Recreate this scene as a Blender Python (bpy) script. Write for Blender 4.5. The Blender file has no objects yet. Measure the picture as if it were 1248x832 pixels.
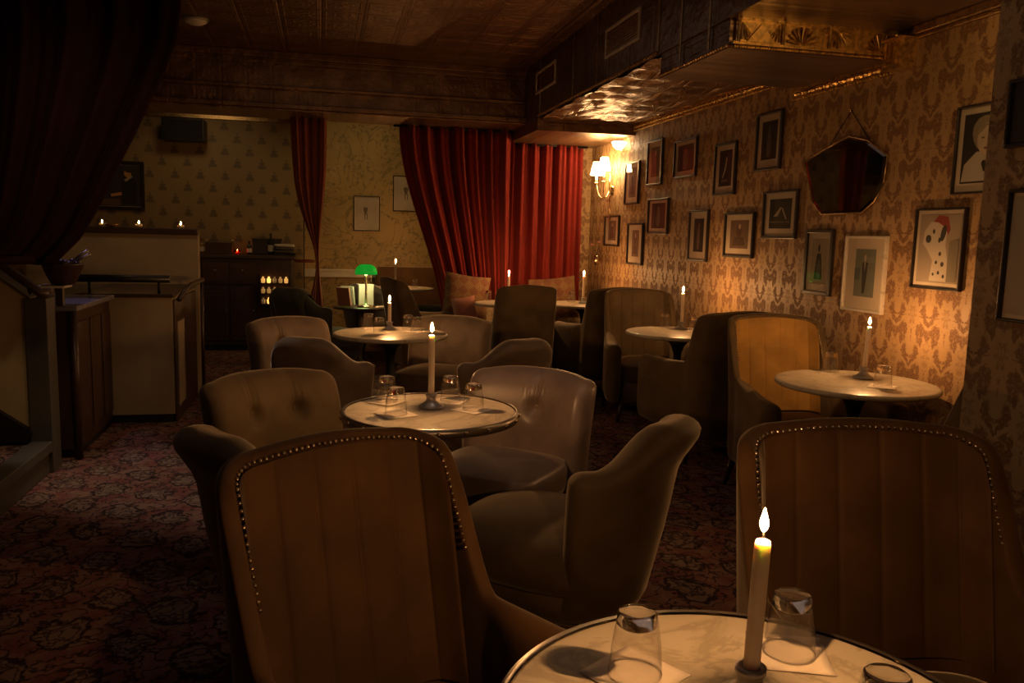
import bpy, math, random
from mathutils import Vector, Matrix
random.seed(7)
PI = math.pi
S = bpy.context.scene
COL = S.collection
R = math.radians

# ------------------------------------------------------------------ node helpers
class Ex:
    """tiny expression builder over Math nodes"""
    def __init__(s, nt, k): s.nt, s.k = nt, k
    def m(s, op, *a):
        n = s.nt.nodes.new('ShaderNodeMath'); n.operation = op
        for i, v in enumerate((s,) + a):
            if isinstance(v, Ex): s.nt.links.new(v.k, n.inputs[i])
            else: n.inputs[i].default_value = float(v)
        return Ex(s.nt, n.outputs[0])
    def __add__(s, o): return s.m('ADD', o)
    __radd__ = __add__
    def __sub__(s, o): return s.m('SUBTRACT', o)
    def __rsub__(s, o): return (s.m('MULTIPLY', -1.0)).m('ADD', o)
    def __mul__(s, o): return s.m('MULTIPLY', o)
    __rmul__ = __mul__
    def __truediv__(s, o): return s.m('DIVIDE', o)
    def abs(s): return s.m('ABSOLUTE')
    def sin(s): return s.m('SINE')
    def cos(s): return s.m('COSINE')
    def floor(s): return s.m('FLOOR')
    def fract(s): return s.m('FRACT')
    def sqrt(s): return s.m('SQRT')
    def max(s, o): return s.m('MAXIMUM', o)
    def min(s, o): return s.m('MINIMUM', o)
    def mod(s, o): return s.m('MODULO', o)
    def atan2(s, o): return s.m('ARCTAN2', o)
    def step(s, a, b):                       # smoothstep from a (0) to b (1)
        n = s.nt.nodes.new('ShaderNodeMapRange'); n.interpolation_type = 'SMOOTHSTEP'
        inv = a > b
        lo, hi = (b, a) if inv else (a, b)
        s.nt.links.new(s.k, n.inputs[0])
        n.inputs[1].default_value = lo; n.inputs[2].default_value = hi
        n.inputs[3].default_value = 1.0 if inv else 0.0
        n.inputs[4].default_value = 0.0 if inv else 1.0
        return Ex(s.nt, n.outputs[0])

class Mat:
    def __init__(s, name):
        s.m = bpy.data.materials.new(name); s.m.use_nodes = True
        s.nt = s.m.node_tree
        s.b = s.nt.nodes['Principled BSDF']; s.out = s.nt.nodes['Material Output']
    def node(s, t): return s.nt.nodes.new(t)
    def set(s, **kw):
        for k, v in kw.items():
            k = k.replace('_', ' ')
            s.b.inputs[k].default_value = (*v, 1) if isinstance(v, tuple) and len(v) == 3 else v
        return s
    def coords(s):
        t = s.node('ShaderNodeTexCoord'); sp = s.node('ShaderNodeSeparateXYZ')
        s.nt.links.new(t.outputs['Object'], sp.inputs[0])
        s.tc = t.outputs['Object']
        return [Ex(s.nt, sp.outputs[i]) for i in range(3)]
    def vec(s, x, y, z=0.0):
        n = s.node('ShaderNodeCombineXYZ')
        for i, v in enumerate((x, y, z)):
            if isinstance(v, Ex): s.nt.links.new(v.k, n.inputs[i])
            else: n.inputs[i].default_value = v
        return n.outputs[0]
    def noise(s, vec, scale, detail=3.0, rough=.55, dist=0.0):
        n = s.node('ShaderNodeTexNoise')
        n.inputs['Scale'].default_value = scale; n.inputs['Detail'].default_value = detail
        n.inputs['Roughness'].default_value = rough; n.inputs['Distortion'].default_value = dist
        s.nt.links.new(vec, n.inputs['Vector'])
        return Ex(s.nt, n.outputs[0])
    def voronoi(s, vec, scale, feature='F1'):
        n = s.node('ShaderNodeTexVoronoi'); n.feature = feature
        n.inputs['Scale'].default_value = scale
        s.nt.links.new(vec, n.inputs['Vector'])
        return Ex(s.nt, n.outputs['Distance'])
    def mix(s, f, a, b):
        n = s.node('ShaderNodeMix'); n.data_type = 'RGBA'
        if isinstance(f, Ex): s.nt.links.new(f.k, n.inputs[0])
        else: n.inputs[0].default_value = f
        for i, c in ((6, a), (7, b)):
            if isinstance(c, tuple): n.inputs[i].default_value = (*c, 1)
            else: s.nt.links.new(c, n.inputs[i])
        return n.outputs[2]
    def color(s, c): s.nt.links.new(c, s.b.inputs['Base Color']); return s
    def rough(s, e): s.nt.links.new(e.k, s.b.inputs['Roughness']); return s
    def bump(s, e, strength=.3, dist=.01):
        n = s.node('ShaderNodeBump'); n.inputs['Strength'].default_value = strength
        n.inputs['Distance'].default_value = dist
        s.nt.links.new(e.k, n.inputs['Height']); s.nt.links.new(n.outputs[0], s.b.inputs['Normal'])
        return s

def plain(name, col, rough=.5, metal=0.0, **kw):
    m = Mat(name); m.set(Base_Color=col, Roughness=rough, Metallic=metal, **kw)
    x, y, z = m.coords(); n = m.noise(m.tc, 14.0)
    m.rough((n - .5) * .2 + rough)
    dark = tuple(c * .86 for c in col)
    m.color(m.mix(n.step(.3, .7), col, dark))
    return m.m

def emit(name, col, strength):
    m = Mat(name); m.set(Base_Color=(0.8, 0.8, 0.8))
    m.b.inputs['Emission Color'].default_value = (*col, 1)
    m.b.inputs['Emission Strength'].default_value = strength
    return m.m

def velvet(name, col, sheen=.35, rough=.75, tint=(1, .85, .65)):
    m = Mat(name); x, y, z = m.coords()
    n = m.noise(m.tc, 5.0, 4); f = m.noise(m.tc, 260.0, 2)
    m.color(m.mix(n.step(.3, .72), tuple(c * .72 for c in col), tuple(min(1, c * 1.2) for c in col)))
    m.set(Roughness=rough, Sheen_Weight=sheen, Sheen_Roughness=.35, Specular_IOR_Level=.25)
    m.b.inputs['Sheen Tint'].default_value = (*tint, 1)
    m.bump(f * .5 + n, .25, .004)
    return m.m

def damask(name, axis, ground, figure, tw=.30, th=.52, gloss=.5, ink=1.0):
    """ogee damask: mirrored foliate medallions on a half-drop repeat"""
    m = Mat(name); c = m.coords(); u, v = c[axis], c[2]
    U = u / tw; row = (v / th).floor()
    # two interleaved lattices
    def motif(du, dv):
        p = ((U + du).fract() - .5).abs() * tw
        q = ((v / th + dv).fract() - .5) * th
        nz = m.noise(m.vec(p, q, du * 7), 34.0, 3, .65)
        nz2 = m.noise(m.vec(p, q, 3.3 + du), 34.0, 3, .65)
        pp = p + (nz - .5) * .042; qq = q + (nz2 - .5) * .042
        ang = qq.atan2(pp)
        r = ((pp / .074) * (pp / .074) + (qq / .118) * (qq / .118)).sqrt()
        leaf = (ang * 10.0).cos() * .12
        ring = (r - leaf - .98).abs().step(.30, .16)
        gap = (ang * 6.0 + .6).sin().step(-.85, -.45)
        core = (r - (ang * 5.0).cos() * .14 - .20).abs().step(.13, .05) * .6
        q2 = qq - .185; p2 = pp
        tuft = ((p2 / .026) * (p2 / .026) + (q2 / .036) * (q2 / .036)).sqrt()
        tuft = (tuft - .8 - (q2.atan2(p2) * 3.0).cos() * .2).abs().step(.45, .25)
        q3 = qq + .19; fan = ((pp - .035 - q3.abs() * .25).abs()).step(.016, .007) * (q3.abs()).step(.05, .03)
        speck = m.noise(m.vec(p, q, 8.0 + du), 70.0, 2).step(.58, .68) * (r - 1.35).step(.1, -.1) * .5
        return (ring * gap).max(core).max(tuft).max(fan).max(speck)
    a = motif(0.0, 0.0).max(motif(.5, .5))
    g = m.noise(m.vec(u, v, 0.0), 90.0, 3); big = m.noise(m.vec(u, v, 2.0), 2.0, 3)
    a = (a * (g.step(.28, .55) * .6 + .4)) * ink
    base = m.mix(big.step(.3, .7), tuple(x * .8 for x in ground), ground)
    m.color(m.mix(a, base, figure))
    m.set(Roughness=gloss, Specular_IOR_Level=.3)
    m.rough(a * .25 + gloss)
    m.bump(a * -1.0 + g * .3, .25, .003)
    return m.m

def motif_paper(name):
    m = Mat(name); c = m.coords(); u, v = c[0], c[2]
    tw, th = .27, .28
    def mot(du, dv):
        p = ((u / tw + du).fract() - .5).abs() * tw
        q = ((v / th + dv).fract() - .5) * th
        nz = m.noise(m.vec(p, q, 1.0), 45.0, 2)
        w = (q * -.38 + .026) + (q * 150.0).sin() * .009 + (nz - .5) * .045
        return (p - w).step(.006, -.006) * (q.abs() - .055).step(.006, -.006)
    a = mot(0.0, 0.0).max(mot(.5, .5))
    g = m.noise(m.vec(u, v), 40.0, 3)
    m.color(m.mix(a * (g * .5 + .55), m.mix(g, (.20, .13, .055), (.26, .175, .075)), (.085, .062, .038)))
    m.set(Roughness=.6)
    return m.m

def branch_paper(name):
    """faded olive paper with trailing branches and small leaf clumps"""
    m = Mat(name); c = m.coords(); u, v = c[0], c[2]
    n1 = m.noise(m.vec(u, v * .8, 0.0), 2.6, 4, .6, 1.0); vine = (n1 - .5).abs().step(.030, .006)
    n2 = m.noise(m.vec(u, v, 4.0), 3.2, 2); leaf = m.noise(m.vec(u, v, 7.0), 22.0, 3, .7)
    clump = leaf.step(.50, .62) * n2.step(.46, .60)
    a = (vine * leaf.step(.35, .55)).max(clump) * .75
    g = m.noise(m.vec(u, v, 2.0), 1.6, 3)
    m.color(m.mix(a, m.mix(g.step(.3, .7), (.27, .185, .065), (.37, .25, .095)), (.11, .085, .03)))
    m.set(Roughness=.65)
    return m.m

def tin(name, axes, col, tile=.305, rough=.28, hk=.5):
    m = Mat(name); c = m.coords(); u, v = c[axes[0]], c[axes[1]]
    p = ((u / tile).fract() - .5).abs(); q = ((v / tile).fract() - .5).abs()
    d = p.max(q); r = (p * p + q * q).sqrt(); ang = q.atan2(p)
    h = d.step(.49, .455) + (d - .40).abs().step(.03, .0) * .6
    h = h + (r - (ang * 8.0).cos() * .045 - .24).abs().step(.05, .0) * .7 + r.step(.10, .02) * .6
    n = m.noise(m.vec(u, v, 0.0), 5.0, 3); f = m.noise(m.vec(u, v, 1.0), 60.0, 3)
    m.color(m.mix(n.step(.3, .7), tuple(x * .6 for x in col), col))
    m.set(Metallic=.7)
    m.rough(f * .25 + rough)
    m.bump(h * hk + n * 2.2 + f * .15, .55, .02)
    return m.m

def gold_relief(name, col=(.30, .19, .06), rough=.28):
    m = Mat(name); x, y, z = m.coords(); n = m.noise(m.tc, 40.0, 3)
    m.color(m.mix(n.step(.35, .65), tuple(c * .55 for c in col), col)); m.set(Metallic=.95)
    m.rough(n * .3 + rough); m.bump(n, .2, .004)
    return m.m

def carpet(name):
    m = Mat(name); x, y, z = m.coords()
    a = R(20); U = (x * math.cos(a) + y * math.sin(a)) * 1.3; V = (y * math.cos(a) - x * math.sin(a)) * 1.3
    nz = m.noise(m.vec(U, V), 7.0, 3); nz2 = m.noise(m.vec(U, V, 5.0), 7.0, 3)
    U2 = U + (nz - .5) * .22; V2 = V + (nz2 - .5) * .22
    def med(du, dv, tw, th, s):
        p = ((U2 / tw + du).fract() - .5) * tw; q = ((V2 / th + dv).fract() - .5) * th
        r = ((p / (.10 * s)) * (p / (.10 * s)) + (q / (.14 * s)) * (q / (.14 * s))).sqrt()
        ang = q.atan2(p)
        ring = (r - 1.0 - (ang * 8.0).cos() * .07).abs().step(.17, .07)
        ins = (r - .55 - (ang * 5.0).cos() * .12).abs().step(.12, .04)
        return ring.max(ins * .8), r.step(1.0, .9)
    r1, f1 = med(0.0, 0.0, .46, .52, 1.0); r2, f2 = med(.5, .5, .46, .52, .9)
    vine = (m.noise(m.vec(U, V, 9.0), 9.0, 2) - .5).abs().step(.035, .012)
    tiny = m.noise(m.vec(U, V, 3.0), 55.0, 3)
    c0 = m.mix(nz.step(.35, .65), (.17, .055, .045), (.22, .125, .085))
    c1 = m.mix(f1.max(f2) * .75, c0, (.21, .145, .10))
    line = r1.max(r2).max(vine * .9)
    c2 = m.mix(line, c1, (.035, .018, .016))
    c3 = m.mix(tiny.step(.52, .7) * .45, c2, (.24, .16, .11))
    m.color(c3); m.set(Roughness=.95, Specular_IOR_Level=.1)
    m.bump(m.noise(m.tc, 300.0, 2), .4, .004)
    return m.m

def marble(name):
    m = Mat(name); x, y, z = m.coords()
    n = m.noise(m.tc, 4.0, 6, .6, 1.2); w = (n - .5).abs().step(.05, .0)
    n2 = m.noise(m.tc, 11.0, 4)
    m.color(m.mix(w * .55, m.mix(n2, (.50, .44, .34), (.40, .35, .26)), (.22, .175, .12)))
    m.set(Roughness=.28); m.rough(n2 * .25 + .2)
    return m.m

def wood(name, a, b, rough=.45, axis=2):
    m = Mat(name); c = m.coords()
    sc = [c[0] * 14.0, c[1] * 14.0, c[2] * 14.0]; sc[axis] = c[axis] * 1.2
    n = m.noise(m.vec(*sc), 1.0, 4, .6, 1.0)
    m.color(m.mix(n.step(.3, .7), a, b)); m.set(Roughness=rough)
    m.bump(n, .1, .003)
    return m.m

def plaster(name, col, rough=.85):
    m = Mat(name); x, y, z = m.coords(); n = m.noise(m.tc, 3.0, 4); f = m.noise(m.tc, 45.0, 3)
    m.color(m.mix(n.step(.3, .7), tuple(c * .8 for c in col), col)); m.set(Roughness=rough)
    m.bump(f, .2, .004)
    return m.m

def clear_glass(name, tint=(1, 1, 1), spec=1.45, gloss_rough=.02):
    """thin-walled glass: straight-through light plus fresnel reflection"""
    m = Mat(name); nt = m.nt
    t = m.node('ShaderNodeBsdfTransparent'); t.inputs[0].default_value = (*tint, 1)
    g = m.node('ShaderNodeBsdfGlossy'); g.inputs['Roughness'].default_value = gloss_rough
    f = m.node('ShaderNodeLayerWeight'); f.inputs[0].default_value = .5
    fc = Ex(nt, f.outputs['Facing']); f0 = ((spec - 1) / (spec + 1)) ** 2
    fr = fc.m('POWER', 4.5) * (.9 - f0) + f0
    mx = m.node('ShaderNodeMixShader')
    nt.links.new(fr.k, mx.inputs[0]); nt.links.new(t.outputs[0], mx.inputs[1]); nt.links.new(g.outputs[0], mx.inputs[2])
    nt.links.new(mx.outputs[0], m.out.inputs[0])
    return m.m

def solid_glass(name, col=(1, 1, 1)):
    m = Mat(name); m.set(Base_Color=col, Roughness=.02, IOR=1.48, Transmission_Weight=1.0)
    return m.m

def curtain_mat(name, col, sheen=.18):
    m = Mat(name); x, y, z = m.coords()
    n = m.noise(m.vec(x * 30.0, y * 30.0, z * 1.2), 1.0, 3); f = m.noise(m.tc, 180.0, 2)
    m.color(m.mix(n.step(.3, .7), tuple(c * .7 for c in col), col))
    m.set(Roughness=.8, Specular_IOR_Level=.15, Sheen_Weight=sheen, Sheen_Roughness=.4)
    m.b.inputs['Sheen Tint'].default_value = (1, .45, .35, 1)
    m.bump(f, .2, .003)
    return m.m

def kilim(name, axisv=2):
    m = Mat(name); x, y, z = m.coords()
    a = ((x * 9.0).fract() - .5).abs() + ((z * 9.0).fract() - .5).abs()
    st = (a * 6.0).fract()
    m.color(m.mix(st.step(.4, .5), m.mix(a.step(.4, .6), (.17, .06, .022), (.22, .13, .04)), (.05, .022, .012)))
    m.set(Roughness=.9)
    return m.m

def brocade(name):
    m = Mat(name); x, y, z = m.coords()
    n = m.noise(m.tc, 14.0, 4, .6, 1.5); w = (n - .5).abs().step(.06, .0)
    m.color(m.mix(w, (.30, .23, .13), (.14, .09, .04))); m.set(Roughness=.8)
    return m.m

# ------------------------------------------------------------------ mesh helpers
class MB:
    def __init__(s): s.v, s.f, s.mi = [], [], []
    def add(s, vs, fs, mi=0):
        o = len(s.v); s.v.extend(vs); s.f.extend([tuple(o + i for i in f) for f in fs]); s.mi.extend([mi] * len(fs))
        return s
    def box(s, x0, x1, y0, y1, z0, z1, mi=0, M=None):
        vs = [Vector((x, y, z)) for z in (z0, z1) for y in (y0, y1) for x in (x0, x1)]
        if M: vs = [M @ v for v in vs]
        return s.add([tuple(v) for v in vs], [(0, 2, 3, 1), (4, 5, 7, 6), (0, 1, 5, 4), (2, 6, 7, 3), (0, 4, 6, 2), (1, 3, 7, 5)], mi)
    def rings(s, rings, closed=True, cap=True, loop=False, mi=0):
        n = len(rings[0]); vs = [p for r in rings for p in r]; fs = []
        k = len(rings)
        for i in range(k if loop else k - 1):
            a, b = i * n, ((i + 1) % k) * n
            for j in range(n if closed else n - 1):
                j2 = (j + 1) % n
                fs.append((a + j, a + j2, b + j2, b + j))
        if cap and closed and not loop:
            fs.append(tuple(range(n - 1, -1, -1))); fs.append(tuple((k - 1) * n + j for j in range(n)))
        return s.add(vs, fs, mi)
    def lathe(s, prof, seg=24, c=(0, 0, 0), mi=0, fluted=None, cap=True):
        rs = []
        for i, (r, z) in enumerate(prof):
            ring = []
            for j in range(seg):
                a = 2 * PI * j / seg; rr = r
                if fluted: rr = r * (1 + fluted(i, a))
                ring.append((c[0] + rr * math.cos(a), c[1] + rr * math.sin(a), c[2] + z))
            rs.append(ring)
        return s.rings(rs, True, cap, mi=mi)
    def tube(s, pts, rad, seg=8, mi=0):
        pts = [Vector(p) for p in pts]; rs = []
        rad = rad if isinstance(rad, (list, tuple)) else [rad] * len(pts)
        up = Vector((0, 0, 1))
        for i, p in enumerate(pts):
            t = (pts[min(i + 1, len(pts) - 1)] - pts[max(i - 1, 0)]).normalized()
            a = t.cross(up if abs(t.z) < .95 else Vector((1, 0, 0))).normalized(); b = t.cross(a)
            rs.append([tuple(p + (a * math.cos(2 * PI * j / seg) + b * math.sin(2 * PI * j / seg)) * rad[i]) for j in range(seg)])
        return s.rings(rs, mi=mi)
    def ball(s, c, r, seg=8, rng=5, sc=(1, 1, 1), mi=0):
        rs = []
        for i in range(1, rng):
            t = PI * i / rng
            rs.append([(c[0] + r * sc[0] * math.sin(t) * math.cos(2 * PI * j / seg), c[1] + r * sc[1] * math.sin(t) * math.sin(2 * PI * j / seg), c[2] - r * sc[2] * math.cos(t)) for j in range(seg)])
        return s.rings(rs, mi=mi)
    def poly(s, pts, mi=0): return s.add(pts, [tuple(range(len(pts)))], mi)
    def prism(s, pts, f, d, mi=0):           # pts 2-D, f(a,b,depth) -> xyz
        n = len(pts); vs = [f(a, b, 0) for a, b in pts] + [f(a, b, d) for a, b in pts]
        fs = [tuple(range(n)), tuple(range(2 * n - 1, n - 1, -1))] + [(i, i + n, (i + 1) % n + n, (i + 1) % n) for i in range(n)]
        return s.add(vs, fs, mi)
    def grid(s, fn, nu, nv, mi=0):
        vs = [fn(i / nu, j / nv) for i in range(nu + 1) for j in range(nv + 1)]
        fs = [(i * (nv + 1) + j, (i + 1) * (nv + 1) + j, (i + 1) * (nv + 1) + j + 1, i * (nv + 1) + j + 1) for i in range(nu) for j in range(nv)]
        return s.add(vs, fs, mi)
    def build(s, name, mats, parent=None, smooth=False, bevel=0, sub=0, solid=0, seg=2):
        me = bpy.data.meshes.new(name); me.from_pydata([tuple(v) for v in s.v], [], s.f); me.update()
        mats = mats if isinstance(mats, (list, tuple)) else [mats]
        for m in mats: me.materials.append(m)
        if len(mats) > 1: me.polygons.foreach_set('material_index', s.mi)
        import bmesh
        bm = bmesh.new(); bm.from_mesh(me); bmesh.ops.recalc_face_normals(bm, faces=bm.faces); bm.to_mesh(me); bm.free()
        if smooth: me.polygons.foreach_set('use_smooth', [True] * len(me.polygons))
        o = bpy.data.objects.new(name, me); COL.objects.link(o)
        if parent: o.parent = parent
        if solid:
            d = o.modifiers.new('s', 'SOLIDIFY'); d.thickness = solid; d.offset = 0
        if bevel:
            d = o.modifiers.new('b', 'BEVEL'); d.width = bevel; d.segments = seg; d.limit_method = 'ANGLE'
        if sub:
            d = o.modifiers.new('u', 'SUBSURF'); d.levels = sub; d.render_levels = sub
        return o

def tag(o, label, cat, group=None, kind=None):
    o['label'] = label; o['category'] = cat
    if group: o['group'] = group
    if kind: o['kind'] = kind
    return o
def thing(name, label, cat, loc=(0, 0, 0), rz=0.0, group=None):
    o = bpy.data.objects.new(name, None); COL.objects.link(o); o.location = loc; o.rotation_euler = (0, 0, rz)
    o.empty_display_size = .1
    return tag(o, label, cat, group)
def struct(o, label=None):
    o['kind'] = 'structure'
    if label: o['label'] = label
    return o
def dup(root, label, loc, rz=0.0, group=None):
    r = root.copy(); COL.objects.link(r); r.location = loc; r.rotation_euler = (0, 0, rz); r['label'] = label
    if group: r['group'] = group
    for ch in list(root.children):
        c = ch.copy(); COL.objects.link(c); c.parent = r
        for g in list(ch.children):
            d = g.copy(); COL.objects.link(d); d.parent = c
    return r
def sm(x):
    x = max(0.0, min(1.0, x)); return x * x * (3 - 2 * x)

# ------------------------------------------------------------------ materials
M_CARPET = carpet('patterned_carpet')
M_DAMASK = damask('damask_wallpaper', 1, (.39, .245, .115), (.165, .085, .040), tw=.23, th=.41)
M_DAMASKB = damask('damask_back', 0, (.39, .245, .115), (.165, .085, .040), tw=.23, th=.41)
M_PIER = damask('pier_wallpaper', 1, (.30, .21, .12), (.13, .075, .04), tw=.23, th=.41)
M_OLIVE = branch_paper('olive_wallpaper')
M_MOTIF = motif_paper('motif_wallpaper')
M_TINC = tin('ceiling_tin', (0, 1), (.22, .12, .055))
M_TINV = tin('bulkhead_tin', (1, 2), (.22, .14, .085), tile=.40, rough=.2, hk=.15)
M_TINX = tin('beam_tin', (0, 2), (.24, .135, .065), tile=.22, hk=.10)
M_GOLD = gold_relief('gold_relief', (.80, .52, .17), .18)
M_BRONZE = gold_relief('bronze_relief', (.50, .33, .16), .2)
M_VENT = plain('vent_paint', (.55, .46, .36), .45)
M_BLACK = plain('black_lacquer', (.012, .010, .009), .4)
M_IRON = plain('black_iron', (.015, .014, .013), .45, .6)
M_OLIVEV = velvet('olive_velvet', (.108, .072, .033), .5, .7)
M_TAUPE = velvet('taupe_velvet', (.13, .093, .066), .55, .6)
M_LEATHER = velvet('worn_plum_velvet', (.17, .125, .105), .5, .40)
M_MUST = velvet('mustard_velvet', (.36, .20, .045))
M_BROWNV = velvet('brown_velvet', (.082, .040, .012))
M_DARKV = velvet('dark_green_velvet', (.035, .035, .02), .2)
M_NAIL = plain('brass_nail', (.75, .60, .36), .22, 1.0)
M_LEG = wood('dark_leg_wood', (.02, .011, .006), (.035, .02, .010), .4)
M_WOOD = wood('dark_panel_wood', (.040, .017, .009), (.06, .027, .014), .4)
M_WOODK = wood('black_brown_wood', (.035, .018, .011), (.055, .03, .018), .35, 0)
M_MARBLE = marble('cream_marble')
M_LEATHER.node_tree.nodes['Principled BSDF'].inputs['Specular IOR Level'].default_value = .6
M_BAND = plain('steel_band', (.42, .38, .33), .35, .9)
M_PLAST = plaster('yellow_plaster', (.44, .33, .16))
M_PLASTG = plaster('grey_paint', (.075, .062, .045), .6)
M_PANEL = plaster('tan_panel', (.33, .25, .15))
M_WHITEP = plaster('white_trim', (.6, .55, .45))
M_REDC = curtain_mat('red_velvet_curtain', (.21, .020, .014))
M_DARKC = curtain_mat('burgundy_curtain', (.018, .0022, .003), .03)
M_BROWNC = curtain_mat('russet_curtain', (.20, .050, .022), .3)
M_GLASS = clear_glass('tumbler_glass', (.985, .98, .97), 1.75)
M_BASEG = solid_glass('thick_glass')
M_PANE = clear_glass('picture_glass', (1, 1, 1), 1.35, .01)
M_NAPKIN = plaster('paper_napkin', (.68, .60, .50))
M_HOLDER = plain('pewter_holder', (.42, .39, .38), .3, .4)
M_WICK = plain('burnt_wick', (.02, .015, .01), .9)
M_FLAME = emit('candle_flame', (1.0, .48, .17), 2600)
m = Mat('candle_wax'); m.set(Base_Color=(.95, .77, .62), Roughness=.5, Subsurface_Weight=.35, Subsurface_Scale=.03)
m.b.inputs['Subsurface Radius'].default_value = (1.0, .62, .38); m.coords(); m.bump(m.noise(m.tc, 40.0), .15, .003)
M_WAX = m.m
M_MAT = plaster('picture_mount', (.55, .46, .34), .9)
M_FRAMEK = plain('black_frame', (.018, .013, .010), .35)
M_FRAMEW = plain('silver_white_frame', (.62, .55, .46), .3, .2)
M_KILIM = kilim('kilim_weave'); M_KILIMR = kilim('kilim_weave_rust'); M_BROC = brocade('cream_brocade')
M_PINK = plaster('dusty_pink_cloth', (.32, .13, .09))
M_STEEL = plain('brushed_steel', (.40, .37, .34), .35, .9)
M_MIRROR = plain('dark_mirror', (.30, .26, .22), .04, 1.0)
M_SHADE = emit('sconce_shade', (1.0, .60, .25), 50)

# ------------------------------------------------------------------ room shell
BULK = 1.94
def wallbox(name, mat, x0, x1, y0, y1, z0, z1, label=None):
    return struct(MB().box(x0, x1, y0, y1, z0, z1).build(name, mat), label)
wallbox('floor', M_CARPET, -4.2, 3.1, -2.0, 11.0, -.1, 0)
wallbox('ceiling', M_TINC, -4.2, 3.1, -2.0, 11.0, 2.96, 3.1)
wallbox('wall_right', M_DAMASK, 2.9, 3.1, -2.0, 11.0, 0, 2.96)
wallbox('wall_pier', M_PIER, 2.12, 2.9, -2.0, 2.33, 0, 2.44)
wallbox('wall_left', M_PLAST, -4.2, -4.0, -2.0, 11.0, 0, 2.96)
wallbox('wall_front', M_PANEL, -4.0, 2.12, -2.0, -1.8, 0, 2.96)
wallbox('wall_motif', M_MOTIF, -4.0, -.22, 10.05, 10.2, 0, 2.96)
wallbox('wall_alcove', M_OLIVE, -.22, 2.9, 10.7, 10.9, 0, 2.96)
wallbox('wall_back', M_DAMASKB, 1.5, 2.9, 8.80, 8.92, 0, 2.96)
# bulkhead above the picture wall, with the lower tin box hung from it
b = MB().box(BULK, 2.9, -1.8, 8.80, 2.45, 2.96)
bulk = struct(b.build('ceiling_bulkhead', M_TINV))
wallbox('ceiling_low_box', M_TINV, BULK + .012, 2.9, 3.85, 4.70, 2.31, 2.45)
wallbox('ceiling_drop_beam', M_TINX, BULK, 2.9, 7.52, 8.80, 2.335, 2.45)
# soffit undersides as their own tin sheets, pressed with shallow ripples
def ripple(u, v, x0, x1, y0, y1, z):
    x = x0 + (x1 - x0) * u; y = y0 + (y1 - y0) * v
    return (x, y, z + .012 * math.sin(y * 21) * math.sin(x * 6.5 + .4) + .006 * math.sin(x * 33 + y * 9))
struct(MB().grid(lambda u, v: ripple(u, v, BULK + .01, 2.89, 4.71, 7.51, 2.435), 40, 90).build('ceiling_soffit_sheet', M_TINC, smooth=True))
# cross beam before the back of the room
b = MB()
b.box(-4.0, BULK, 8.02, 8.56, 2.50, 2.96)
b.box(-4.0, BULK, 7.96, 8.60, 2.46, 2.50); b.box(-4.0, BULK, 7.985, 8.59, 2.44, 2.46)
b.box(-4.0, BULK, 7.98, 8.02, 2.63, 2.66); b.box(-4.0, BULK, 7.97, 8.02, 2.90, 2.96)
struct(b.build('trim_1', M_TINX, bevel=.006))
def beads(name, mat, p0, p1, n, r, extra=None):
    b = MB(); p0, p1 = Vector(p0), Vector(p1)
    for i in range(n):
        b.ball(tuple(p0.lerp(p1, i / (n - 1))), r, 7, 4)
    if extra: extra(b)
    return struct(b.build(name, mat, smooth=False))
beads('trim_2', M_BRONZE, (BULK - .004, 4.74, 2.462), (BULK - .004, 7.50, 2.462), 92, .011)
beads('trim_3', M_BRONZE, (BULK + .006, 3.86, 2.322), (BULK + .006, 4.69, 2.322), 30, .010)
def crown(b):
    b.box(2.865, 2.9, 4.72, 7.50, 2.428, 2.445); b.box(2.875, 2.9, 4.72, 7.50, 2.375, 2.428)
    k = 0; y = 4.76
    while y < 7.46:
        b.ball((2.872, y, 2.402), .019, 8, 4, (1, 1, .8)); y += .05
        b.box(2.868, 2.875, y - .027, y - .019, 2.38, 2.424)
beads('trim_4', M_GOLD, (2.872, 4.74, 2.372), (2.872, 7.48, 2.372), 110, .009, crown)
def crown2(b):
    b.box(2.86, 2.9, 3.83, 4.76, 2.296, 2.31); b.box(2.872, 2.9, 3.83, 4.76, 2.254, 2.296)
    y = 3.88
    while y < 4.74:
        b.ball((2.868, y, 2.277), .020, 8, 4, (1, 1.5, .8)); y += .075
    # return at the wall
    b.box(2.80, 2.9, 3.70, 3.83, 2.25, 2.40); b.box(2.79, 2.9, 3.69, 3.84, 2.385, 2.40)
    for k in range(3): b.box(2.792, 2.80, 3.72 + k * .035, 3.735 + k * .035, 2.27, 2.38)
beads('trim_5', M_GOLD, (2.868, 3.84, 2.25), (2.868, 4.75, 2.25), 34, .008, crown2)
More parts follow.
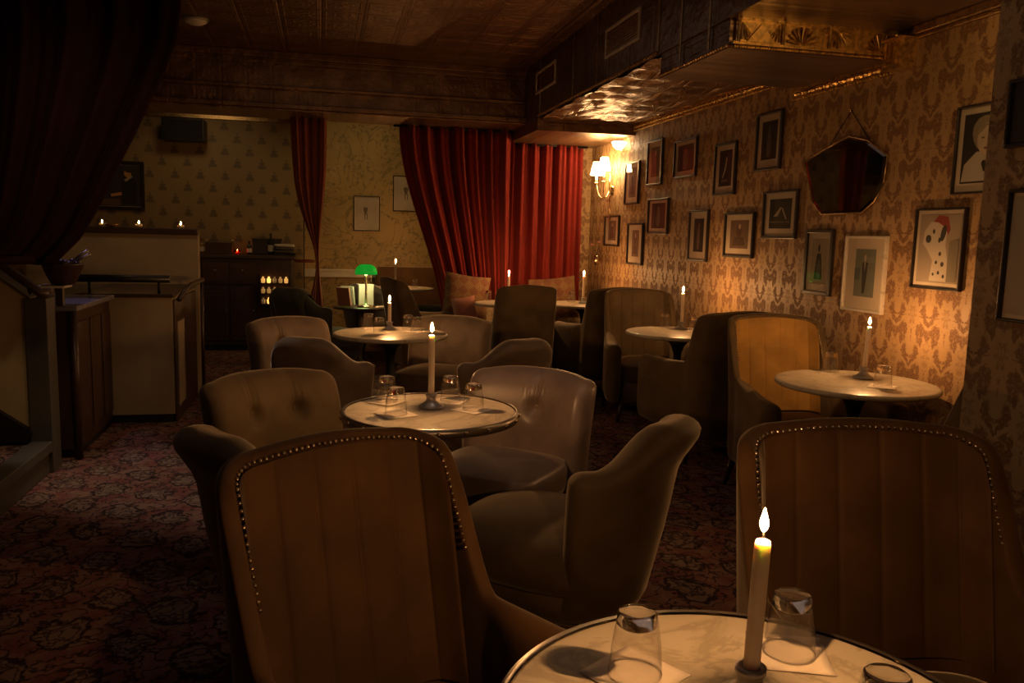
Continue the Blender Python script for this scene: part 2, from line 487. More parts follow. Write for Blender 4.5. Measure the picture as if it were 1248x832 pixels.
# gold embossed fascia of the low box: fans between rails
b = MB(); Y = 3.845
b.box(BULK + .06, 2.86, Y - .012, Y + .004, 2.335, 2.445)
b.box(BULK + .04, 2.88, Y - .028, Y, 2.438, 2.452); b.box(BULK + .02, 2.88, Y - .026, Y, 2.325, 2.337)
n = 60
for i in range(n): b.ball((BULK + .03 + .84 * i / (n - 1), Y - .02, 2.316), .009, 6, 4)
for c in range(4):
    cx = BULK + .17 + c * .225
    if c % 2 == 1 or c == 3:
        for k in range(9):
            a = PI * (k + .5) / 9
            p0 = Vector((cx + .014 * math.cos(a), Y - .016, 2.345 + .012 * math.sin(a)))
            p1 = Vector((cx + .085 * math.cos(a), Y - .022, 2.345 + .085 * math.sin(a)))
            b.tube([p0, p1], [.003, .008], 5)
    elif c == 0:
        b.prism([(cx - .075, 2.342), (cx + .075, 2.342), (cx, 2.43)], lambda p, q, d: (p, Y - .012 - d, q), .014)
        for sgn in (-1, 1):
            for k in range(4):
                b.tube([(cx + sgn * (.10 + .0 * k), Y - .014, 2.43), (cx + sgn * (.035 + .022 * k), Y - .018, 2.35)], [.003, .005], 5)
    else:
        for k in range(9):
            a = PI * (k + .5) / 9
            b.tube([(cx - .02 + .014 * math.cos(a), Y - .016, 2.43 - .012 * math.sin(a)), (cx - .02 + .075 * math.cos(a), Y - .02, 2.43 - .085 * math.sin(a))], [.003, .006], 5)
for xx in (BULK + .05, BULK + .29, BULK + .55, 2.87):
    b.tube([(xx, Y - .02, 2.335), (xx, Y - .02, 2.445)], .008, 6); b.ball((xx, Y - .02, 2.445), .014, 7, 4)
struct(b.build('trim_6', M_GOLD))
# cornice under the bulkhead near the pier
struct(MB().box(2.86, 2.9, 2.34, 3.69, 2.405, 2.45).box(2.875, 2.9, 2.34, 3.69, 2.385, 2.405).build('trim_7', M_BRONZE, bevel=.006))
# thin seams on the bulkhead face
b = MB()
for yy in (7.45, 6.44, 5.85, 4.72): b.tube([(BULK - .002, yy, 2.47), (BULK - .002, yy, 2.96)], .006, 6)
for yy in (4.4, 4.05): b.tube([(BULK - .002, yy, 2.34), (BULK - .002, yy, 2.96)], .006, 6)
struct(b.build('trim_8', M_BRONZE))
# chair rail on the alcove wall
struct(MB().box(-.22, 1.45, 10.66, 10.70, .78, .86).box(-.22, 1.45, 10.64, 10.70, .86, .88).build('trim_9', M_WHITEP, bevel=.004))
struct(MB().box(-4.0, -.22, 10.02, 10.05, 2.58, 2.66).build('trim_10', M_BRONZE))

# ------------------------------------------------------------------ ceiling fittings
def vent(y0, y1, z0, z1, label):
    t = thing('wall_vent', label, 'vent', (BULK, (y0 + y1) / 2, (z0 + z1) / 2), 0, 'air vents on the tin bulkhead')
    w, h = (y1 - y0) / 2, (z1 - z0) / 2; f = MB(); k = .02
    f.box(-.014, 0, -w, w, h - k, h).box(-.014, 0, -w, w, -h, -h + k).box(-.014, 0, -w, -w + k, -h + k, h - k).box(-.014, 0, w - k, w, -h + k, h - k)
    f.build('frame', M_VENT, t, bevel=.003)
    g = MB().box(-.003, 0, -w + k, w - k, -h + k, h - k)
    nn = 9
    for i in range(nn):
        z = -h + k + (2 * h - 2 * k) * (i + .5) / nn
        g.box(-.009, -.003, -w + k, w - k, z - .004, z + .002)
    g.build('louvre_grille', M_BRONZE, t)
vent(5.02, 5.66, 2.602, 2.80, 'larger framed air vent on the tin bulkhead, toward the gold fascia')
vent(6.945, 7.59, 2.66, 2.853, 'smaller looking framed air vent on the bulkhead, above the red curtain')
t = thing('ceiling_light', 'small round unlit ceiling light set in the dark tin ceiling', 'ceiling light', (-.95, 7.0, 2.96))
MB().lathe([(.10, -.012), (.105, 0)], 24).build('rim', M_STEEL, t, smooth=True)
MB().lathe([(.012, -.05), (.05, -.042), (.08, -.025), (.09, -.012)], 24).build('diffuser', plain('frosted_glass', (.5, .45, .38), .3), t, smooth=True)

# ------------------------------------------------------------------ curtains
def folds(s, k=1.0):
    return math.sin(s * 2 * PI * k) * .6 + math.sin(s * 2 * PI * k * 2.17 + 1.1) * .28 + math.sin(s * 2 * PI * k * .37 + 2.0) * .35
def curtain(name, label, mat, y, top, bot, left, right, amp=.05, nf=9, nu=150, nv=26, lean=0.0, grp='velvet curtains'):
    """left/right: functions of t (0 top, 1 bottom) giving x of each edge"""
    def fn(u, v):
        l, r = left(v), right(v)
        z = top + (bot - top) * v
        w = amp * (1.15 - .35 * v) * folds(u * nf)
        return (l + (r - l) * u, y + w + lean * v, z + .006 * math.sin(u * nf * 6))
    c = MB().grid(fn, nu, nv).build(name, mat, smooth=True, solid=.006)
    tag(c, label, 'curtain', grp)
    return c
c = curtain('velvet_curtain', 'deep red velvet curtain drawn aside, swept open along its slanting edge in front of alcove', M_REDC, 8.49, 2.435, .04,
        lambda t: .765 + .47 * sm(t * 1.15), lambda t: 1.955 - .02 * t, .10, 7.5, 190)
def rings_on(c, x0, x1, z, y, n):
    b = MB().tube([(x0, y, z), (x1, y, z)], .011, 10)
    b.build('curtain_rail', M_IRON, c, smooth=True)
rings_on(c, .70, 1.93, 2.425, 8.49, 8)
c = curtain('velvet_curtain', 'bright red velvet curtain lit by wall sconce, hanging straight in far corner', M_REDC, 8.66, 2.335, .04,
        lambda t: 1.95, lambda t: 2.765, .070, 5.5, 150)
rings_on(c, 1.96, 2.80, 2.325, 8.66, 8)
c = curtain('velvet_curtain', 'narrow russet curtain gathered with a tie between motif wall and alcove', M_BROWNC, 8.40, 2.44, .04,
        lambda t: -.30 + .18 * math.exp(-((t - .58) / .2) ** 2) + .10 * t, lambda t: .045 - .02 * t - .07 * math.exp(-((t - .55) / .22) ** 2), .04, 4.2, 70)
b = MB().tube([(-.17 + .085 * math.cos(a), 8.40 + .075 * math.sin(a), 1.06) for a in [2 * PI * i / 16 for i in range(17)]], .014, 8)
b.build('tie_band', M_BROWNC, c, smooth=True)
# big dark curtain at the entrance, swept to the side
EDGE = [(2.96, -.63), (2.43, -.664), (2.27, -.687), (2.09, -.755), (1.95, -.823), (1.795, -.896), (1.625, -.983), (1.46, -1.06), (1.30, -1.151), (1.135, -1.309), (.9, -1.5)]
def edge(z):
    for (z0, x0), (z1, x1) in zip(EDGE, EDGE[1:]):
        if z <= z0 and z >= z1: return x0 + (x1 - x0) * (z0 - z) / (z0 - z1)
    return EDGE[-1][1]
def bigc(u, v):
    z = 2.955 - 1.80 * v; r = edge(z); l = -2.75 + .55 * sm(v)
    sag = .16 * v * v
    x = l + (r - l) * u
    return (x, 4.45 + .06 * folds(u * 9) * (1 - .3 * v), z + (.10 * (1 - u)) * v)
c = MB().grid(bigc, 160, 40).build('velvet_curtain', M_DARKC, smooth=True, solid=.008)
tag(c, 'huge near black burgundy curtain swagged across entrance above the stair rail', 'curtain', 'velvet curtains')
MB().tube([(-2.75, 4.45, 2.945), (-.58, 4.45, 2.945)], .014, 10).build('curtain_rail', M_IRON, c, smooth=True)
b = MB().tube([(-2.2, 4.45, 1.20), (-1.9, 4.36, 1.19), (-1.55, 4.37, 1.18), (-1.36, 4.42, 1.19)], .020, 8)
b.build('tie_rope', M_DARKC, c, smooth=True)

# ------------------------------------------------------------------ chairs
def shell(mb, path, ring):
    """path: list of params; ring(param, shrink, fwd) -> closed list of points"""
    rs = []
    caps = [(.30, .98), (.62, .82), (.88, .50), (1.0, .18)]
    for f, w in reversed(caps): rs.append(ring(path[0], w, f, 0))
    for p in path: rs.append(ring(p, 1.0, 0, 0))
    for f, w in caps: rs.append(ring(path[-1], w, f, 0))
    mb.rings(rs)

def soft_box(x0, x1, y0, y1, z0, z1, r=.05, dome=.02, n=10):
    """rounded cushion: superellipse plan, bulged top"""
    mb = MB(); cx, cy = (x0 + x1) / 2, (y0 + y1) / 2; a, b = (x1 - x0) / 2, (y1 - y0) / 2
    seg = 48; rs = []
    prof = [(.80, z0), (.97, z0 + .004), (1.0, z0 + r * .6), (1.0, z1 - r), (.985, z1 - r * .45), (.95, z1 - r * .12), (.88, z1), (.6, z1 + dome * .7), (.25, z1 + dome), (.04, z1 + dome * 1.03)]
    for k, z in prof:
        ring = []
        for j in range(seg):
            t = 2 * PI * j / seg; e = .42
            ct, st = math.cos(t), math.sin(t)
            ring.append((cx + a * k * math.copysign(abs(ct) ** e, ct), cy + b * k * math.copysign(abs(st) ** e, st), z))
        rs.append(ring)
    return mb.rings(rs)

def leg_mb(x, y, z1, splay=.03, r0=.012, r1=.022):
    sx = math.copysign(splay, x); sy = math.copysign(splay, y)
    return MB().tube([(x + sx, y + sy, 0), (x + sx * .5, y + sy * .5, z1 * .5), (x, y, z1 + .02)], [r0, (r0 + r1) / 2, r1], 8)

# --- wing chair -----------------------------------------------------
WW, WB, WF, WR, WH = .270, -.36, .30, .105, .020
WS1 = WW - WR; WS2 = WS1 + WR * PI / 2; WS3 = WS2 + (WF - (WB + WR))
def wpath(s):
    a = abs(s); g = 1 if s >= 0 else -1
    if a <= WS1: return (s, WB, 0.0, -1.0)
    if a <= WS2:
        t = (a - WS1) / WR
        return (g * (WW - WR + WR * math.sin(t)), WB + WR - WR * math.cos(t), g * math.sin(t), -math.cos(t))
    return (g * WW, WB + WR + (a - WS2), g, 0.0)
def wheight(s):
    a = abs(s)
    t = a - WS2
    top = .965 - .012 * min(1.0, a / WS1) ** 2 - .045 * max(0, min(1, (a - WS1) / (WS2 - WS1))) ** 2
    arm = .635 - .045 * max(0, t) / .5 + .012 * sm((t - .38) / .14)
    return arm + (top - arm) * (1 - sm((t + .035) / .100))
def wdisp(x, y, z):
    k = sm((.12 - y) / .42)
    return (x * (1 + .24 * sm((y + .26) / .55)), y - .19 * max(0, z - .40) * k, z)
def wring(s, w, f, _):
    x, y, nx, ny = wpath(s); h = wheight(s); th = WH + .026 * sm((abs(s) - WS2 - .05) / .13); hw = th * w
    fy = f * th; zb = .15; zt = h - (th - hw) * .7
    pts = []
    def P(o, z): return wdisp(x + nx * o, y + ny * o + fy, z)
    for z in (zb, .30, .45, .45 + (zt - .45) * .5, zt - hw): pts.append(P(hw, z))
    for k in range(1, 5):
        a = PI * k / 5; pts.append(P(hw * math.cos(a), zt - hw + hw * math.sin(a)))
    for z in (zt - hw, .45 + (zt - .45) * .5, .45, .30, zb): pts.append(P(-hw, z))
    return pts
def make_wing(label, loc, rz, vel, chan, grp):
    t = thing('wing_chair', label, 'armchair', loc, rz, grp)
    path = [g_ * v for g_, v in [(-1, WS3 - (WS3 - WS2 - .10) * i / 8) for i in range(8)] + [(-1, WS2 + .10 - (.16 * i / 12)) for i in range(12)] + [(1, -(WS2 - .06) + 2 * (WS2 - .06) * i / 26) for i in range(27)] + [(1, WS2 - .06 + .16 * (i + 1) / 12) for i in range(12)] + [(1, WS2 + .10 + (WS3 - WS2 - .10) * (i + 1) / 8) for i in range(8)]]
    m_ = MB(); shell(m_, path, wring); m_.build('upholstered_shell', vel, t, smooth=True, sub=1)
    SL = WS2 - .004
    def chn(u, v):
        s = SL * (2 * u - 1); x, y, nx, ny = wpath(s); h = wheight(s) - .024
        z = .42 + (h - .42) * v
        ch = abs(math.sin(PI * (u * 7))) ** .38
        o = -WH - .004 - .009 * ch * min(1, v * 6 + .3) * min(1, (1 - v) * 9 + .25)
        return wdisp(x + nx * o, y + ny * o, z)
    MB().grid(chn, 140, 14).build('channel_back', chan, t, smooth=True)
    nb = MB(); pts = []
    def npt(s_):
        x, y, nx, ny = wpath(s_); return Vector(wdisp(x + nx * (-WH - .001), y + ny * (-WH - .001), wheight(s_) - .018))
    for g in (-1, 1):
        last = None; k = 0
        while k < 900:
            s_ = g * (WS2 + .025) * k / 900; p = npt(s_)
            if last is None or (p - last).length >= .0135:
                if not (g == 1 and k == 0): pts.append(tuple(p))
                last = p
            k += 1
    for p in pts: nb.ball(p, .0050, 6, 4)
    nb.build('nail_trim', M_NAIL, t, smooth=True)
    soft_box(-.245, .245, -.30, .31, .30, .425, .05, .03).build('seat_cushion', vel, t, smooth=True)
    soft_box(-.265, .265, -.33, .29, .15, .305, .02, .0).build('seat_base', vel, t, smooth=True)
    for x in (-.25, .25):
        for y in (-.28, .24): leg_mb(x, y, .15).build('leg', M_LEG, t, smooth=True)
    return t

# --- round tub chair -------------------------------------------------
TH = .052; TM = R(58)
def tring(ph, w, f, _):
    g = 1 if ph >= 0 else -1; a = abs(ph)
    h = .69 + .135 * (1 - sm((a - R(14)) / R(38)))
    hw = TH * w; zt = h - (TH - hw) * .9
    nx, ny = math.sin(ph), -math.cos(ph)
    tx, ty = math.cos(ph) * g, math.sin(ph) * g
    A, B = .285, .27
    rl = 1.15 + .62 * (1 - sm((a - R(10)) / R(45))); rv = hw * (.95 + .45 * (rl - 1.15) / .62)
    pts = []
    def P(o, z):
        taper = -.075 * (1 - sm((z - .16) / .42)); fl = .045 * max(0, (z - .5) / .32) ** 1.6
        k = o + taper + fl
        fw = f * TH
        return (A * nx + nx * k + tx * fw, B * ny + ny * k + ty * fw + .02, z)
    zb = .17
    for z in (zb, .30, .45, .45 + (zt - .45) * .45, zt - rv * 2.0): pts.append(P(hw, z))
    for k in range(1, 6):
        q = PI * (k - .6) / 6; pts.append(P(hw * rl * math.cos(q) + hw * (rl - 1.15) * .55, zt - rv + rv * math.sin(q)))
    for z in (zt - rv - .01, .45 + (zt - .45) * .5, .45, .30, zb): pts.append(P(-hw, z))
    return pts
def make_tub(label, loc, rz, vel, grp):
    t = thing('tub_chair', label, 'armchair', loc, rz, grp)
    m_ = MB(); shell(m_, [TM * (i / 30 * 2 - 1) for i in range(31)], tring)
    m_.build('curved_back', vel, t, smooth=True, sub=1)
    def dring(k, z, n=40):
        r = []
        for j in range(n):
            a = 2 * PI * j / n; c, s = math.cos(a), math.sin(a)
            r.append((.285 * k * math.copysign(abs(c) ** .8, c), .10 + .33 * k * math.copysign(abs(s) ** .75, s) , z))
        return r
    MB().rings([dring(k, z) for k, z in ((.86, .285), (.985, .29), (1.0, .33), (1.0, .375), (.96, .41), (.86, .435), (.6, .455), (.25, .465), (.03, .467))]).build('seat_cushion', vel, t, smooth=True)
    MB().rings([dring(k, z) for k, z in ((.74, .165), (.80, .17), (.92, .275), (.88, .285))]).build('seat_base', vel, t, smooth=True)
    for x, y in ((-.19, -.12), (.19, -.12), (-.17, .28), (.17, .28)): leg_mb(x, y, .165, .03).build('leg', M_LEG, t, smooth=True)
    return t

# --- low slipper chair with buttons -----------------------------------
SH = .062
def make_slipper(label, loc, rz, vel, buttons, grp):
    t = thing('slipper_chair', label, 'chair', loc, rz, grp)
    W = .245
    def ring(x, w, f, _):
        u = x / W; g = 1 if x >= 0 else -1
        y0 = -.235 + .055 * u * u
        h = .775 - .018 * abs(u) ** 3
        hw = SH * w; zt = h - (SH - hw) * .75
        pts = []
        def P(o, z):
            lean = -.20 * max(0, z - .36); fl = -.05 * max(0, (z - .62) / .18) ** 2
            dent = 0
            if o < 0:
                for bx, bz in buttons:
                    d = math.hypot(x - bx, z - bz); dent += .050 * math.exp(-(d / .034) ** 2) + .006 * math.sin((x - bx) * 290 + 1.2) * math.exp(-((x - bx) / .045) ** 2) * math.exp(-((z - bz - .075) / .035) ** 2)
                    dent += .012 * math.exp(-((x - bx) / .02) ** 2) * math.exp(-((z - bz - .09) / .06) ** 2)
            oo = o - .012 * math.sin(max(0, min(1, (z - .4) / .36)) * PI) * (1 if o < 0 else 0)
            return (x + g * f * SH, y0 - oo + lean + fl - dent, z)
        zb = .25
        # o > 0 is rearward
        for z in (zb, .36, .48, .60, zt - hw): pts.append(P(hw, z))
        for k in range(1, 5):
            a = PI * k / 5; pts.append(P(hw * math.cos(a), zt - hw + hw * math.sin(a)))
        for i in range(21): pts.append(P(-hw, zt - hw + (zb - zt + hw) * i / 20))
        return pts
    m_ = MB(); shell(m_, [W * (i / 64 * 2 - 1) for i in range(65)], ring)
    bk = m_.build('backrest', vel, t, smooth=True, sub=1)
    for bx, bz in buttons:
        yb = -.235 + .055 * (bx / W) ** 2 + SH + .012 - .20 * (bz - .36) - .047
        MB().ball((bx, yb, bz), .013, 10, 6, (1, .6, 1)).build('button', vel, bk, smooth=True)
    soft_box(-.26, .26, -.20, .33, .29, .425, .055, .03).build('seat_cushion', vel, t, smooth=True)
    soft_box(-.24, .24, -.19, .31, .16, .295, .03, .0).build('seat_base', vel, t, smooth=True)
    for x, y in ((-.20, -.15), (.20, -.15), (-.20, .26), (.20, .26)): leg_mb(x, y, .165, .02).build('leg', M_LEG, t, smooth=True)
    return t

def face(nx, ny): return math.atan2(-nx, ny)
GW = 'channel-back wing chairs'; GT = 'round tub chairs'; GS = 'low button-back chairs'
W1 = make_wing('brown channel-back wing chair cut by the frame bottom, its nailhead top edge below rivet-rimmed table', (.235, 1.265, 0), face(.50, -.866), M_BROWNV, M_BROWNV, GW)
W1.scale = (.92, 1, 1)
WX = dup(W1, 'big shadowed wing chair behind the lone front candle, beside the projecting pier', (1.165, 1.225, 0), face(-.15, -.99))
WX.scale = (1.10, 1, .995)
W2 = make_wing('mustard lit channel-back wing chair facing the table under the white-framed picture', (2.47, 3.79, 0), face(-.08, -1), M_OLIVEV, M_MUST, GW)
W3 = make_wing('olive wing chair seen side-on, back to back with the mustard lit one', (2.46, 4.83, 0), face(.05, 1), M_OLIVEV, M_OLIVEV, GW)
dup(W3, 'olive channel-back chair showing its pale front seat, behind second table along picture wall', (2.46, 5.90, 0), face(-.14, -1))
dup(W3, 'olive wing chair turned to the corner table, tight behind another chair back', (2.455, 6.93, 0), face(.0, 1))
dup(W3, 'tall plain chair back seen from behind, in front of the kilim cushions', (1.68, 7.06, 0), face(.02, 1)).scale = (.92, 1, 1)
dup(W3, 'dim wing chair sliver tucked between the pier and the table under white-framed picture', (2.55, 2.88, 0), face(.0, 1)).scale = (.88, 1, 1)
dup(W3, 'olive wing chair in profile beside the alcove opening, tall back edge and low arm', (1.02, 7.68, 0), face(.95, .3)).scale = (.9, 1, 1)
T1 = make_tub('olive round tub chair turned away, between rivet-rimmed table and front candle', (.82, 2.50, 0), face(-.74, .67), M_OLIVEV, GT)
dup(T1, 'dark tub chair at the aisle beside the carpet, back toward the stair', (-.04, 2.47, 0), face(.8, .5))
T2 = make_tub('taupe tub chair whose rolled back peeks out behind the worn plum button chair', (.93, 4.50, 0), face(-.4, .92), M_TAUPE, GT)
dup(T2, 'taupe tub chair turned away, pale rolled rim, between two button-back chairs on the aisle', (.06, 4.58, 0), face(.5, .87))
dup(T2, 'small pale tub chair back in front of the alcove table', (.53, 9.05, 0), face(.35, .93))
T3 = make_tub('dark tub armchair half covered by a black throw, left of green lamp'.replace('left of', 'beside the'), (-.03, 7.75, 0), face(.75, .65), M_DARKV, GT)
S1 = make_slipper('worn plum low chair with one deep button, behind the rivet-rimmed table', (.75, 3.33, 0), face(-.65, -.76), M_LEATHER, [(-.03, .605)], GS)
S2 = make_slipper('olive low chair with two buttons in its back, aisle side of rivet-rimmed table', (-.07, 3.32, 0), face(.55, -.83), M_OLIVEV, [(-.10, .61), (.10, .61)], GS)
S3 = make_slipper('taupe low chair with single button, glowing behind the plain-edged table', (.80, 5.66, 0), face(-.45, -.9), M_TAUPE, [(.08, .61)], GS)

dup(S3, 'taupe low chair on the bar side of plain-edged table, behind a pale tub rim', (-.09, 5.56, 0), face(.55, -.83))

# ------------------------------------------------------------------ tables
def make_table(label, loc, rad, band, grp='round marble tables'):
    t = thing('bistro_table', label, 'table', loc, 0, grp)
    if band:
        MB().lathe([(rad * .3, .700), (rad - .012, .700), (rad - .010, .704), (rad - .010, .7165), (rad - .014, .7185), (rad * .5, .7195), (.01, .7195)], 72).build('tabletop', M_MARBLE, t, smooth=False)
        bb = MB(); prof = [(rad - .012, .690), (rad, .690), (rad + .001, .706), (rad, .7215), (rad - .010, .7215)]
        bb.lathe(prof, 72, cap=False)
        for i in range(22):
            a = 2 * PI * i / 22 + .1; bb.ball(((rad + .001) * math.cos(a), (rad + .001) * math.sin(a), .705), .0085, 8, 5, mi=1)
        bb.build('metal_band', [M_BAND, M_NAIL], t, smooth=True)
    else:
        MB().lathe([(rad * .3, .694), (rad - .012, .694), (rad - .003, .698), (rad, .706), (rad - .002, .714), (rad - .008, .7185), (rad - .02, .7195), (rad * .5, .7195), (.01, .7195)], 72).build('tabletop', M_MARBLE, t, smooth=True)
    MB().lathe([(.17, .672), (.18, .68), (.18, .69), (.06, .693)], 28).lathe([(.035, .16), (.045, .2), (.03, .24), (.027, .36), (.05, .42), (.03, .46), (.028, .56), (.045, .62), (.09, .672)], 20).build('pedestal', M_IRON, t, smooth=True)
    bs = MB().lathe([(.155, .0), (.155, .012), (.13, .03), (.07, .055), (.045, .10), (.04, .165)], 28)
    bs.build('foot', M_IRON, t, smooth=True)
    return t
TB_F = make_table('veined marble table cut off by the frame bottom, lone candle on it', (.56, .925, 0), .352, True)
TB_M = make_table('round table with a rivet-studded metal rim, candle and four tumblers on it', (.388, 2.97, 0), .325, True)
TB_R = make_table('cream round table under white-framed picture, against the picture wall', (2.47, 3.38, 0), .37, False)
TB_S = dup(TB_R, 'plain-edged round table behind the rivet-rimmed one, between tub chairs', (.43, 5.33, 0))
TB_T = dup(TB_R, 'second round table along the picture wall, pale top with two tumblers', (2.45, 5.35, 0))
TB_E1 = dup(TB_R, 'small far table before red curtain, mostly behind a tall chair back', (1.76, 7.71, 0)).scale = (.92, .92, 1)
TB_E2 = dup(TB_R, 'far corner table below the wall sconce', (2.50, 7.68, 0))
TB_A = dup(TB_R, 'alcove table with a candle, beyond the green lamp', (.92, 9.72, 0))

ZT = .7205
def make_candle(label, loc, zflame, holder_tall=1.0, lean=(0, 0)):
    t = thing('candle_holder', label, 'candle', (loc[0], loc[1], ZT), 0, 'lit table candles')
    MB().lathe([(.046, 0), (.048, .004), (.044, .010), (.030, .018), (.020, .027), (.0175, .034), (.019, .042), (.022, .046), (.022, .054), (.013, .054), (.013, .040)], 24).build('holder', M_HOLDER, t, smooth=True)
    top = zflame - ZT - .008
    lx, ly = lean
    c = MB(); rs = []
    for k, (r, z) in enumerate([(.0118, .042), (.0118, .1), (.0117, top * .7), (.0115, top - .014), (.0112, top - .006), (.0095, top - .001), (.0065, top), (.0060, top - .004)]):
        q = z / top
        rs.append([(lx * q + r * (1 + (.05 * math.sin(3 * a + k) if k > 3 else 0)) * math.cos(a), ly * q + r * math.sin(a), z) for a in [2 * PI * j / 16 for j in range(16)]])
    cd = c.rings(rs).build('taper_candle', M_WAX, t, smooth=True)
    MB().tube([(lx, ly, top - .006), (lx, ly, top + .006), (lx + .001, ly, top + .017)], .0011, 6).build('wick', M_WICK, cd)
    f = MB(); h = .034
    f.rings([[(lx + r * math.cos(a), ly + r * math.sin(a), top + .012 + h * z) for a in [2 * PI * j / 8 for j in range(8)]] for r, z in ((.0012, 0), (.0044, .12), (.0062, .30), (.0056, .48), (.0036, .70), (.0016, .9), (.0003, 1.0))])
    f.build('flame', M_FLAME, cd, smooth=True)
    return t
make_candle('tall lit candle on the veined table in front, closest of all', (.588, .985), .968, lean=(.006, 0))
make_candle('lit candle in a squat pewter holder amid four tumblers on rivet-rimmed table', (.395, 3.01), 1.003)
make_candle('lit candle on the round table under white-framed picture', (2.575, 3.47), .982, lean=(.008, -.006))
make_candle('shorter lit candle on the plain-edged table behind rivet-rimmed one', (.435, 5.49), .912)
make_candle('lit candle on the second table along the picture wall', (2.555, 5.53), .992)
make_candle('lit candle above the tall chair back, before red curtain', (1.79, 7.90), .985)
make_candle('lit candle in the far corner below the wall sconce', (2.50, 7.70), 1.0)
make_candle('lit candle on the alcove table against the olive wallpaper', (.84, 9.76), 1.012)

def glass_mesh():
    out = [(.0405, 0), (.0405, .004), (.0395, .02), (.0375, .045), (.0345, .068), (.0315, .086), (.0295, .094)]
    inn = [(.0385, 0), (.0375, .02), (.0355, .045), (.0325, .066), (.031, .073)]
    b = MB()
    fl = lambda i, a: -.055 * abs(math.sin(a * 4.5)) if 1 < i < 6 else 0
    b.lathe(out, 36, fluted=fl, cap=False)
    b.lathe(inn, 36, cap=False)
    return b
GL0 = None
def tumbler(label, x, y, rz=0.0):
    global GL0
    if GL0 is None:
        GL0 = thing('glass_tumbler', label, 'glass', (x, y, ZT + .003), rz, 'upturned tumblers on the tables')
        glass_mesh().build('glass_wall', M_GLASS, GL0, smooth=True)
        MB().lathe([(.004, .074), (.026, .074), (.0315, .078), (.0308, .088), (.029, .0945), (.026, .0965), (.02, .0965), (.004, .0945)], 36, fluted=lambda i, a: -.03 * abs(math.sin(a * 4.5)) if 1 < i < 5 else 0).build('thick_base', M_BASEG, GL0, smooth=True)
        MB().lathe([(.0385, 0), (.0395, .0012), (.0408, .0012), (.0412, 0), (.040, -.0008)], 36, cap=False).build('rim', M_BASEG, GL0, smooth=True)
        return GL0
    return dup(GL0, label, (x, y, ZT + .003), rz)
NP0 = None
def napkin(label, x, y, rz):
    global NP0
    if NP0 is None:
        def fn(u, v):
            return ((u - .5) * .12, (v - .5) * .12, .0007 + .0006 * math.sin(u * 9 + v * 4) ** 2)
        o = MB().grid(fn, 8, 8).build('paper_napkin', M_NAPKIN, smooth=True, solid=.0008)
        tag(o, label, 'napkin', 'paper napkins under tumblers'); NP0 = o
    else:
        o = NP0.copy(); COL.objects.link(o); o['label'] = label
    o.location = (x, y, ZT); o.rotation_euler = (0, 0, rz)
    return o
def setting(x, y, where, rz, nap=True):
    tumbler('upturned tumbler ' + where, x, y, rz)
    if nap: napkin('white napkin under tumbler ' + where, x, y, rz + .3)
setting(.455, 1.085, 'before candle on the veined front table, standing clear of it', .25)
setting(.722, 1.10, 'partly hidden behind the big front candle', .9)
setting(.712, .862, 'cropped at the frame bottom on the veined front table', .2, False)
setting(.24, 3.13, 'at the far aisle side of rivet-rimmed table', .5)
setting(.255, 2.90, 'at the near aisle side of rivet-rimmed table', .1)
setting(.485, 3.12, 'just behind the candle on rivet-rimmed table', .8)
setting(.545, 2.95, 'on the rivet-rimmed table toward the plum button chair', .4)
setting(2.52, 3.655, 'before the mustard lit chair on table under white-framed picture', .3, False)
setting(2.51, 3.24, 'on the near side of table under white-framed picture', .5)
setting(.30, 5.57, 'at the bar end of the plain-edged table, standing alone', .2)
setting(.355, 5.31, 'catching gold glints, front of candle on plain-edged table', .7)
setting(.56, 5.50, 'taller looking of the pair beyond candle on plain-edged table', .1)
setting(.60, 5.36, 'shorter looking of the pair beyond candle on plain-edged table', .5)
setting(2.48, 5.66, 'behind candle on the second picture wall table', .4, False)
setting(2.60, 5.40, 'in front of candle on the second picture wall table', .9)
setting(1.60, 7.95, 'beside the kilim cushion on the table before red curtain', .2, False)
setting(2.42, 7.83, 'next to the far corner candle', .6, False)
setting(.72, 9.62, 'near the dark alcove bench, lamp side of the candle', .4, False)
setting(1.06, 9.68, 'on the alcove table toward the red curtain', .1, False)

